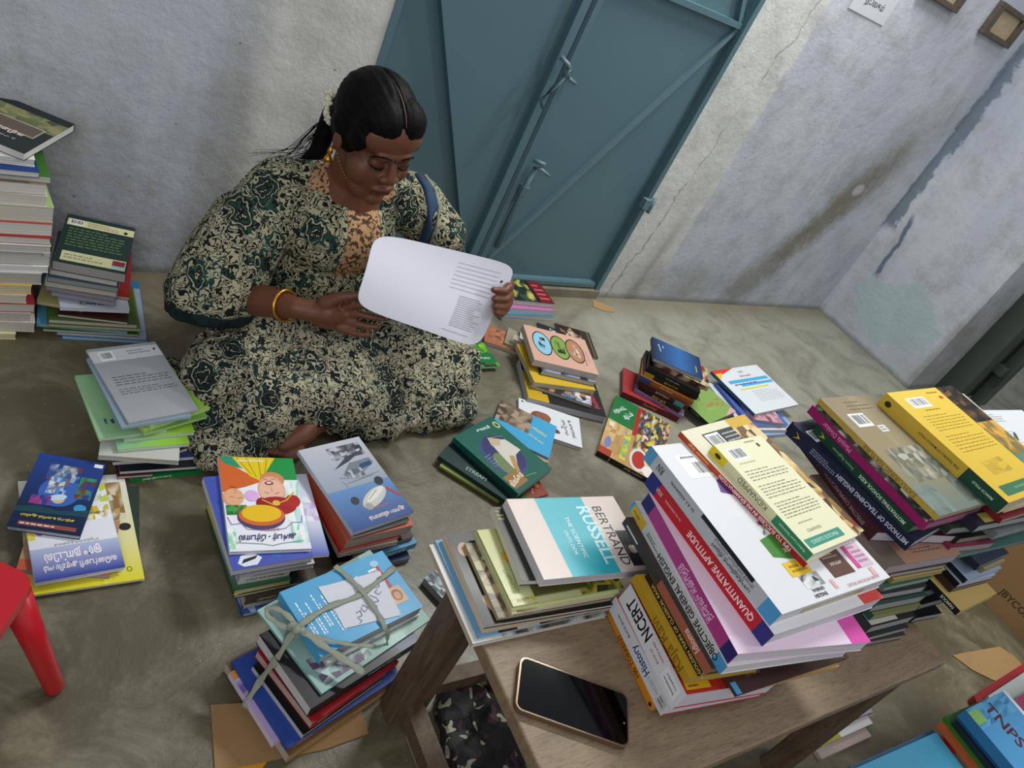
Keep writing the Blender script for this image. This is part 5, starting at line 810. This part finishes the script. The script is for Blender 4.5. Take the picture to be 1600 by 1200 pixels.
# twine
tw = empty('twine', P(464, 982, gz)); tag(tw, 'grey green flat twine tied crosswise around the book bundle with a bow', 'twine'); og = tw.location.copy()
def ribbon(name, pts, wd, flat=.18):
    L = [P(x, y, z)-og for x, y, z in pts]; f = MB()
    # smooth path
    S = []
    for i in range(len(L)-1):
        p0, p1, p2, p3 = L[max(i-1, 0)], L[i], L[i+1], L[min(i+2, len(L)-1)]
        for k in range(6):
            t = k/6; S.append(.5*((2*p1)+(p2-p0)*t+(2*p0-5*p1+4*p2-p3)*t*t+(3*p1-3*p2+p3-p0)*t**3))
    S.append(L[-1]); rr = [wd*(1+.25*math.sin(i*1.3)) for i in range(len(S))]
    f.tube(S, rr, G0, 10, flat); f.build(name, M_TWINE, tw)
t_ = gz+.0035
ribbon('strand', [(381, 1106, .03), (405, 1066, .07), (435, 1025, gz-.03), (464, 982, t_+.003), (510, 950, t_), (564, 928, t_), (617, 886, t_)], .0052)
ribbon('strand', [(523, 884, t_), (545, 903, t_), (566, 924, t_+.002), (590, 958, t_), (600, 978, t_), (606, 992, gz-.01), (602, 1020, gz-.05), (586, 1058, .05), (560, 1100, .015)], .0052)
ribbon('loop', [(464, 982, t_+.004), (440, 978, t_), (418, 960, t_-.005), (424, 950, t_), (445, 958, t_+.006), (466, 980, t_+.004)], .005)
ribbon('tail', [(468, 982, t_+.005), (500, 1005, t_+.004), (540, 1032, t_), (569, 1052, t_-.005)], .0065)
ribbon('tail', [(468, 982, t_+.005), (505, 998, t_+.004), (547, 1007, t_), (584, 1009, t_-.002)], .0035)
ribbon('knot', [(455, 976, t_+.002), (464, 983, t_+.008), (474, 986, t_+.002)], .008, .7)
# dark patterned bag under the table
def camo():
    t = NT('dark_camouflage_cloth'); o = t.obj(); n1 = t.noise(o, 14, 2, .4, 1.5); n2 = t.noise(o, 23, 2, .4, 1)
    c = t.mix(t.step(n1, .52, .54), hx('0d0c0e'), hx('2c2a2c')); c = t.mix(t.step(n2, .60, .62), c, hx('3d2028')); c = t.mix(t.step(t.noise(o, 19, 2, .3, 2), .60, .62), c, hx('9a9484'))
    return t.done(c, .8)
f = MB(); rng = random.Random(9); c0 = P(765, 1130, .0); N1, N2 = 40, 24; pts = {}
for i in range(N1+1):
    for j in range(N2+1):
        th = 2*math.pi*i/N1; phi = math.pi/2*j/N2; v = Vector((math.cos(th)*math.cos(phi)*.125, math.sin(th)*math.cos(phi)*.10, math.sin(phi)*.085))
        nz = noise.noise(v*14)*.05+(.5-abs(noise.noise(v*26)))*.035-.012; v = v*(1+nz*6); v.z = max(0, v.z*.8+nz*.5*math.sin(phi)); pts[i % N1, j] = v
for i in range(N1):
    for j in range(N2):
        f.face([pts[i, j], pts[(i+1) % N1, j], pts[(i+1) % N1, j+1], pts[i, j+1]], G0, True)
bg = f.build('cloth_bag', camo()); bg.location = c0; bg.rotation_euler = (0, 0, .5); bpy.context.view_layer.update(); tag(bg, 'crumpled dark patterned cloth bag on the floor under the table', 'bag')
# ================================================================== the seated woman
def ico_pts(c, r, sub=2):
    bm = bmesh.new(); bmesh.ops.create_icosphere(bm, subdivisions=sub, radius=1); L = [Vector(v.co) for v in bm.verts]; bm.free()
    return [Vector(c)+Vector((v.x*r[0], v.y*r[1], v.z*r[2])) for v in L]
def blob(prims, voxel, smooth, name, sfac=.5):
    bm = bmesh.new()
    for p in prims:
        b2 = bmesh.new()
        if p[0] == 'e':
            bmesh.ops.create_icosphere(b2, subdivisions=3, radius=1); R3 = (p[3] if len(p) > 3 else Matrix.Identity(3))
            for v in b2.verts: v.co = R3 @ Vector((v.co.x*p[2][0], v.co.y*p[2][1], v.co.z*p[2][2])) + Vector(p[1])
        else:
            P1, P2, r1, r2 = p[1:5]
            for q, r in ((P1, r1), (P2, r2)):
                for v in ico_pts(q, (r, r, r)): b2.verts.new(v)
            res = bmesh.ops.convex_hull(b2, input=b2.verts[:]); dead = [g for g in set(res['geom_interior']+res['geom_unused']) if isinstance(g, bmesh.types.BMVert)]
            bmesh.ops.delete(b2, geom=dead, context='VERTS')
        me = bpy.data.meshes.new('t'); b2.to_mesh(me); b2.free(); bm.from_mesh(me); bpy.data.meshes.remove(me)
    me = bpy.data.meshes.new(name); bm.to_mesh(me); bm.free(); o = bpy.data.objects.new(name, me); COL.objects.link(o)
    r = o.modifiers.new('r', 'REMESH'); r.mode = 'VOXEL'; r.voxel_size = voxel; r.use_smooth_shade = True
    if smooth: s = o.modifiers.new('s', 'SMOOTH'); s.factor = sfac; s.iterations = smooth
    bpy.context.view_layer.update(); m2 = bpy.data.meshes.new_from_object(o.evaluated_get(bpy.context.evaluated_depsgraph_get())); bpy.data.objects.remove(o); m2.name = name
    return m2
def chain(pts, rad): return [('c', a, b, r1, r2) for a, b, r1, r2 in zip(pts, pts[1:], rad, rad[1:])]
def finish(me, name, mat, parent, colfn=None, disp=None):
    if disp:
        N = [Vector(v.normal) for v in me.vertices]
        for v, n in zip(me.vertices, N): v.co = disp(Vector(v.co), n)
    ca = me.color_attributes.new('Col', 'FLOAT_COLOR', 'POINT')
    buf = []
    for v in me.vertices: c = colfn(Vector(v.co), v.normal) if colfn else (0, 0, 0); buf += [*c, 1]
    ca.data.foreach_set('color', buf); me.materials.clear(); me.materials.append(mat)
    for p in me.polygons: p.use_smooth = True
    me.update(); o = bpy.data.objects.new(name, me); COL.objects.link(o); o.parent = parent; o.matrix_parent_inverse = Matrix.Translation(-PB) if parent is woman else (Matrix.Translation(-PB)); return o
PB = Vector((.80, -.35, 0)); woman = empty('person', PB)
tag(woman, 'woman in green and cream paisley dress sitting cross-legged, looking down at paper', 'person')
# head frame: faces -y, pitched down
HC = Vector((.768, -.420, .672)); HR = Matrix.Rotation(math.radians(-4), 3, 'Y') @ Matrix.Rotation(math.radians(8), 3, 'Z') @ Matrix.Rotation(math.radians(11), 3, 'X'); HS = 1.02
def h(x, y, z): return HC + HR @ Vector((x, y, z))*HS
def he(c, r, rot=None): return ('e', h(*c), tuple(q*HS for q in r), HR @ (rot if rot is not None else Matrix.Identity(3)))
def hc(a, b, r1, r2): return ('c', h(*a), h(*b), r1*HS, r2*HS)
NECK = Vector((.785, -.365, .535))
prims = [he((0, .008, .035), (.074, .092, .080)), he((0, -.035, -.035), (.060, .056, .074)), he((-.038, -.050, -.036), (.032, .030, .034)), he((.038, -.050, -.036), (.032, .030, .034)),
         he((0, -.070, -.096), (.024, .019, .018)), he((0, -.046, -.082), (.052, .034, .030)), hc((-.030, -.081, .018), (.030, -.081, .018), .011, .011), he((0, -.060, .045), (.066, .030, .042)),
         hc((0, -.087, .008), (0, -.101, -.026), .0075, .0112), he((-.0135, -.094, -.030), (.010, .009, .0075)), he((.0135, -.094, -.030), (.010, .009, .0075)),
         he((-.031, -.076, -.001), (.016, .012, .0115)), he((.031, -.076, -.001), (.016, .012, .0115)),
         hc((-.019, -.089, -.0590), (0, -.0955, -.0570), .0045, .0062), hc((.019, -.089, -.0590), (0, -.0955, -.0570), .0045, .0062), hc((-.015, -.089, -.0690), (.015, -.089, -.0690), .0065, .0065), he((0, -.084, -.064), (.026, .012, .014)),
         he((-.074, .004, -.014), (.008, .015, .025)), he((.074, .004, -.014), (.008, .015, .025))]
prims += [('c', h(0, .015, -.045), NECK, .052, .056), ('c', NECK, (.79, -.335, .46), .058, .10)]
# trunk (under the dress)
prims += [('e', (.79, -.33, .42), (.125, .085, .10)), ('e', (.80, -.30, .28), (.10, .085, .12)), ('e', (.80, -.28, .14), (.13, .10, .11)), ('c', (.655, -.335, .475), (.915, -.335, .475), .045, .045)]
# her right arm (left in the picture)
rE = Q(372, 462, -.44); rW = Q(462, 481, -.575)
prims += chain([Vector((.635, -.335, .475)), Vector((.595, -.38, .36)), rE, (rE+rW)/2, rW], [.048, .044, .038, .035, .024])
rP = Q(515, 489, -.605)
prims += chain([rW, Q(492, 487, -.592), rP, Q(536, 492, -.612)], [.0235, .024, .026, .021]) + [('c', Q(500, 498, -.60), Q(536, 508, -.612), .020, .015)]
prims += chain([Q(508, 474, -.600), Q(532, 464, -.612), Q(552, 462, -.622), Q(571, 459, -.630)], [.017, .012, .0095, .0075])
for k, (a, b, c, d) in enumerate((((540, 479), (562, 476), (582, 481), (601, 485)), ((540, 491), (562, 491), (582, 496), (599, 499)), ((537, 502), (558, 506), (576, 510), (591, 511)), ((530, 512), (549, 519), (564, 523), (577, 523)))):
    y = -.620-.004*k; prims += chain([Q(*a, y+.006), Q(*b, y-.014), Q(*c, y-.028), Q(*d, y-.036)], [.0100, .0080, .0074, .0062])
# her left arm (right in the picture)
lE = Q(705, 430, -.44); lW = Q(772, 432, -.565)
prims += chain([Vector((.965, -.335, .485)), Vector((1.02, -.37, .42)), lE, (lE+lW)/2, lW], [.048, .044, .038, .034, .024])
prims += chain([lW, Q(788, 448, -.60)], [.024, .025]) + [('c', Q(782, 455, -.605), Q(790, 474, -.615), .020, .017)]
for k, (a, b, c) in enumerate((((795, 448), (788, 455), (771, 453)), ((797, 460), (790, 468), (772, 467)), ((795, 472), (788, 480), (773, 479)), ((790, 482), (784, 490), (775, 489)))):
    y = -.632-.006*k; prims += chain([Q(*a, y), Q(*b, y-.016), Q(*c, y-.022)], [.0115, .0095, .0075])
prims += chain([Q(780, 438, -.605), Q(766, 446, -.610), Q(752, 455, -.612)], [.012, .010, .008])
# legs under the skirt and the foot that shows
KR, KL = Vector((.53, -.54, .085)), Vector((1.17, -.50, .085))
prims += chain([Vector((.73, -.29, .12)), KR, Vector((.86, -.60, .05))], [.085, .062, .042]) + chain([Vector((.88, -.29, .12)), KL, Vector((.84, -.585, .05)), Vector((.735, -.625, .036))], [.085, .062, .045, .030])
prims += chain([Vector((.735, -.625, .034)), Vector((.700, -.655, .026)), Vector((.655, -.675, .020))], [.032, .028, .020]) + [('c', Vector((.66+.012*i, -.672-.006*i, .018)), Vector((.632+.014*i, -.686-.006*i, .012)), .010, .0085) for i in range(-1, 4)]
body = blob(prims, .0034, 3, 'body', .45)
HRi = HR.inverted(); sk = hx('633a27'); skd = hx('47281c'); lipc = hx('5a2620'); palm = hx('8a5c48')
def skincol(v, n):
    l = (HRi @ (v-HC))/HS; c = sk
    if abs(l.x) < .1 and abs(l.z) < .13 and abs(l.y) < .12:
        c = Vector(sk)
        e = math.exp(-(((abs(l.x)-.031)/.020)**2+((l.z-.001)/.014)**2)); c = c.lerp(Vector(skd), .8*e)
        if l.y < -.07:
            d = (l.x/.024)**2+((l.z+.063)/.0105)**2
            if d < 1: c = Vector(lipc) if abs(l.z+.0635) > .0014 else Vector(hx('241110'))
            for s in (-1, 1):
                if (l.x-s*.0115)**2+(l.z+.038)**2 < .0036**2: c = Vector(hx('241110'))
        c = tuple(c)
    return c
finish(body, 'body', M_SKIN, woman, skincol)
def child(mb, name, mat, par=None):
    o = mb.build(name, mat, woman); o.matrix_parent_inverse = Matrix.Translation(-PB); return o
# brows, eyes, bindi
for s in (-1, 1):
    f = MB(); f.tube([h(s*.012, -.0935, .0185), h(s*.025, -.0945, .0245), h(s*.040, -.0885, .0225), h(s*.052, -.077, .0145)], [.0018, .0030, .0028, .0012], G0, 6, .6); child(f, 'eyebrow', M_HAIR)
    f = MB(); f.tube([h(s*.0165, -.0860, -.0055), h(s*.024, -.0895, -.0085), h(s*.034, -.0890, -.0085), h(s*.046, -.080, -.0035)], [.0010, .0019, .0019, .0011], G0, 6); child(f, 'eyelash', M_HAIR)
f = MB(); f.tube([h(0, -.0925, .014), h(0, -.0950, .0137)], [.0034, .0026], G0, 10); child(f, 'bindi', plain('black_red_dot', '1c0808', .5))
# hair
hp = [he((0, .016, .046), (.0815, .094, .086)), he((-.050, .012, .012), (.030, .052, .050)), he((.050, .012, .012), (.030, .052, .050)), he((0, .055, .0), (.066, .055, .07)), he((-.020, -.034, .068), (.052, .052, .050)), he((.020, -.034, .068), (.052, .052, .050)),
      he((-.062, -.030, .035), (.016, .036, .040)), he((.062, -.030, .035), (.016, .036, .040)), he((0, .098, -.004), (.030, .022, .032)), he((-.074, .014, .020), (.014, .026, .022)), he((.074, .014, .020), (.014, .026, .022))]
hp += chain([h(-.01, .105, -.005), h(-.02, .125, -.045), Vector((.725, -.285, .55)), Vector((.70, -.255, .47)), Vector((.70, -.225, .36))], [.026, .022, .020, .018, .010])
hm = blob(hp, .004, 4, 'hair')
def hairdisp(v, n):
    l = (HRi @ (v-HC))/HS; a = math.atan2(l.x, l.z+.02); k = noise.noise(Vector((a*16, l.y*6, 0)))*.0018
    part = math.exp(-(l.x/.0035)**2)*(1 if l.z > .03 and l.y < .05 else 0)*.006
    return v+n*(k-part)
finish(hm, 'hair', M_HAIR, woman, None, hairdisp)
f = MB(); f.tube([h(0, -.0815, .088), h(0, -.066, .1045), h(0, -.045, .1165), h(0, -.02, .1245), h(0, .01, .1275)], [.0010, .0014, .0014, .0012, .0006], G0, 6); child(f, 'hair_parting', plain('scalp_skin', '5c4234', .6))
rng = random.Random(4); strands = MB()
for k in range(30):
    a = h(-.02, .10, -.01); b = Vector((.70+rng.uniform(-.03, .03), -.262+rng.uniform(-.02, .02), .53)); c = Vector((.655+rng.uniform(-.06, .04), -.23+rng.uniform(-.03, .03), .45+rng.uniform(-.04, .05)))
    strands.tube([a, (a+b)/2+Vector((rng.uniform(-.01, .01), 0, .012)), b+Vector((0, 0, .012)), c], [.0009, .0008, .0006, .0003], G0, 4)
child(strands, 'loose_hair', M_HAIR)
# jasmine string
f = MB()
for k in range(46):
    t = k/46; th = -.2+t*3.4; c = h(-.060-.008*math.sin(th)+rng.uniform(-.004, .004), .082+.012*math.cos(th)+rng.uniform(-.005, .005), .0+.022*math.cos(th)+rng.uniform(-.006, .006)); d = Vector((rng.uniform(-1, 1), rng.uniform(-1, 1), rng.uniform(-1, 1))).normalized()
    f.tube([c-d*.004, c+d*.004, c+d*.009], [.0025, .0052, .0018], G0, 7)
child(f, 'jasmine_flowers', M_FLOWER)
# jewellery
f = MB(); e0 = h(-.085, .000, -.040); f.tube([e0+Vector((0, 0, .012)), e0, e0-Vector((0, 0, .008))], [.003, .006, .003], G0, 8); f.tube([e0-Vector((0, 0, .008)), e0-Vector((0, 0, .014)), e0-Vector((0, 0, .022))], [.003, .008, .0095], G0, 10); child(f, 'earring', M_GOLD)
f = MB(); L = []
for t in np.linspace(0, 1, 40):
    a, b = Q(527, 240, -.402), Q(545, 322, -.445); c = Q(608, 330, -.470); d = Q(625, 290, -.44)
    p = a*(1-t)**3+b*3*t*(1-t)**2*1.0+c*3*t*t*(1-t)+d*t**3; L.append(p) if t < .62 else None
for p in L: f.tube([p-Vector((0, 0, .0022)), p, p+Vector((0, 0, .0022))], [.0008, .0025, .0008], G0, 6)
child(f, 'necklace', M_GOLD)
f = MB(); ax = (rW-rE).normalized(); cb = rW-ax*.030; u = ax.orthogonal().normalized(); v_ = ax.cross(u); f.tube([cb+(u*math.cos(i*math.pi/16)+v_*math.sin(i*math.pi/16))*.0325 for i in range(33)], .0042, G0, 8, 1.0, False, up=ax); child(f, 'bangle', M_GOLD)
# dress: upper part
up = [('e', (.80, -.285, .16), (.17, .135, .15)), ('e', (.79, -.325, .29), (.145, .125, .14)), ('e', (.785, -.355, .41), (.145, .115, .11)), ('c', (.655, -.335, .475), (.970, -.335, .490), .066, .070), ('e', (.785, -.335, .50), (.10, .075, .055)),
      ('c', (.64, -.335, .475), (.575, -.37, .36), .072, .088), ('c', (.575, -.37, .36), (.525, -.415, .275), .088, .098), ('c', (.525, -.415, .285), Q(330, 462, -.42), .095, .098), ('c', (.60, -.30, .36), (.55, -.31, .24), .08, .08),
      ('c', (.975, -.335, .488), (1.045, -.375, .43), .070, .068), ('c', (1.045, -.375, .43), Q(694, 370, -.43), .066, .058)]
um = blob(up, .006, 5, 'dress', .5)
sleeve_ax = (Q(352, 505, -.43)-Vector((.56, -.38, .36))).normalized(); sleeve_end = Q(338, 492, -.43)
def fold(v, n, amp, sc=1.0):
    a = noise.noise(Vector((v.x*9, v.y*9, v.z*3.2))*sc)*.9; b = 1-abs(noise.noise(Vector((v.x*15+5, v.y*15, v.z*5))*sc))*2.4
    return v+n*(a*amp+max(b, -1)*amp*.45)
def updisp(v, n):
    # open the wide sleeve: everything past the hem plane is pushed up inside the sleeve
    d = (v-sleeve_end).dot(sleeve_ax)
    v2 = fold(v, n, .009)
    if v.x < .66 and d > -.004:
        r = (v-sleeve_end)-sleeve_ax*d; v2 = sleeve_end+r*.93-sleeve_ax*(.004+min(.07, d*1.1))
    if v.z > .50:   # neckline opens downwards at the front
        pass
    return v2
def updcol(v, n):
    yoke = 1.0 if (abs(v.x-.805) < .042 and v.y < -.38 and v.z > .335) or (((v.x-.785)/.10)**2+((v.y+.385)/.085)**2 < 1 and v.z > .515) else 0.0
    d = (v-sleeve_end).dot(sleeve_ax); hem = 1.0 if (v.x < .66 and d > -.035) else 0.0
    return (yoke, hem, 0)
finish(um, 'dress_top', M_PAIS, woman, updcol, updisp)
# dress: lap and skirt
lap = [('e', (.84, -.42, .085), (.30, .20, .085)), ('c', (.72, -.33, .13), (.54, -.53, .10), .105, .092), ('c', (.88, -.33, .13), (1.155, -.50, .095), .10, .090), ('c', (.55, -.55, .08), (.86, -.605, .065), .08, .062), ('c', (1.15, -.52, .075), (.86, -.585, .07), .078, .066),
       ('e', (.525, -.645, .035), (.085, .10, .045)), ('e', (.55, -.70, .02), (.06, .06, .03)), ('e', (.47, -.50, .03), (.07, .10, .045)), ('e', (1.08, -.575, .035), (.16, .085, .045)), ('e', (.90, -.62, .04), (.15, .055, .045)), ('e', (.62, -.62, .05), (.08, .055, .06))]
lm = blob(lap, .0065, 6, 'skirt', .5)
def lapdisp(v, n):
    v2 = fold(v, n, .011, .8)
    q = noise.noise(Vector((v.x*5+v.y*14, v.y*6-v.x*3, v.z*10))); v2 = v2+n*(max(0, .25-abs(q))*.035)
    if v2.z < .002: v2.z = .002+.0005*noise.noise(v*40)
    if v.z < .03: e = (v-Vector((.84, -.4, v.z))).normalized(); v2 += Vector((e.x, e.y, 0))*(.012*noise.noise(Vector((math.atan2(e.y, e.x)*14, 0, 3))))
    return v2
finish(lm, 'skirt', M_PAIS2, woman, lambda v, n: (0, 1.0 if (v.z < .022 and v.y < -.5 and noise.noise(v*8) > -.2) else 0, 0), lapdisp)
# blue stole over her left shoulder
f = MB(); s0 = [Q(648, 268, -.345), Q(664, 290, -.385), Q(672, 318, -.415), Q(664, 350, -.435), Q(652, 385, -.435)]; s0 = [p+Vector((-.010, -.030, .010)) for p in s0]
f.tube(s0, [.010, .015, .017, .016, .015], G0, 12, .5); child(f, 'stole', plain('blue_stole_cloth', '16304c', .8, 0, (60, .3), (20, '1f3f60')))
f = MB(); f.tube([p+Vector((.017, -.004, .002)) for p in s0], [.005, .006, .006, .006, .006], G0, 8, .6); child(f, 'stole_border', plain('stole_border_cloth', '2c3a3c', .8, 0, None, (130, 'a8ac98')))
# sheets of paper in her hands
pg = MB(); TL, TR, BR, BL = Q(588, 362, -.575), Q(812, 416, -.600), Q(745, 545, -.690), Q(552, 478, -.655)
def pp(u, v):
    # u left-right, v bottom-top, rounded worn corners
    b = BL.lerp(BR, u).lerp(TL.lerp(TR, u), v); nrm = (BR-BL).cross(TL-BL).normalized()
    return b + nrm*(.012*math.sin(u*math.pi)+.006*math.sin(v*math.pi*1.3+u*2))
def sq(a, b):   # square grid to rounded square
    u, v = a*2-1, b*2-1; k = .80; r = max(abs(u), abs(v))
    if r > 0:
        nrm_ = (abs(u)**7+abs(v)**7)**(1/7); s_ = r/nrm_; u, v = u*s_, v*s_
    return (u+1)/2, (v+1)/2
NN = 28
def P3(i, j): return pp(*sq(i/NN, j/NN))
for i in range(NN):
    for j in range(NN): pg.face([P3(i, j), P3(i+1, j), P3(i+1, j+1), P3(i, j+1)], 'd6d5e2', True)
O_n = (BR-BL).cross(TL-BL).normalized()
if O_n.dot(CAM-TL) < 0: O_n = -O_n
so = MB(); so.v = list(pg.v); so.f = list(pg.f); so.c = list(pg.c); so.s = list(pg.s)
for i in range(NN):
    for j in range(NN): so.face([P3(i, j)-O_n*.0016, P3(i, j+1)-O_n*.0016, P3(i+1, j+1)-O_n*.0016, P3(i+1, j)-O_n*.0016], 'cfcfd8', True)
ed = [(i, 0) for i in range(NN)]+[(NN, j) for j in range(NN)]+[(NN-i, NN) for i in range(NN)]+[(0, NN-j) for j in range(NN)]
for a, b in zip(ed, ed[1:]+ed[:1]): so.face([P3(*a)-O_n*.0016, P3(*b)-O_n*.0016, P3(*b), P3(*a)], 'cfcfd8')
rr_ = random.Random(3)
def pq(u0, v0, u1, v1, col):
    n = 3
    for k in range(n):
        a, b = u0+(u1-u0)*k/n, u0+(u1-u0)*(k+1)/n; so.face([pp(a, v0)+O_n*.0006, pp(b, v0)+O_n*.0006, pp(b, v1)+O_n*.0006, pp(a, v1)+O_n*.0006], col)
for k in range(7): v = .87-k*.05; pq(.56, v, .90, v+.008, 'b9b9c6')
for k in range(15): v = .50-k*.025; pq(.66, v, .66+rr_.uniform(.16, .24), v+.009, 'b0b0be')
for k in range(3): v = .10+k*.0; 
pq(.62, .085, .86, .093, 'b4b4c2')
tag(so.build('paper_sheets', M_WHITE), 'white printed sheets of paper held up in both hands of the seated woman', 'paper')
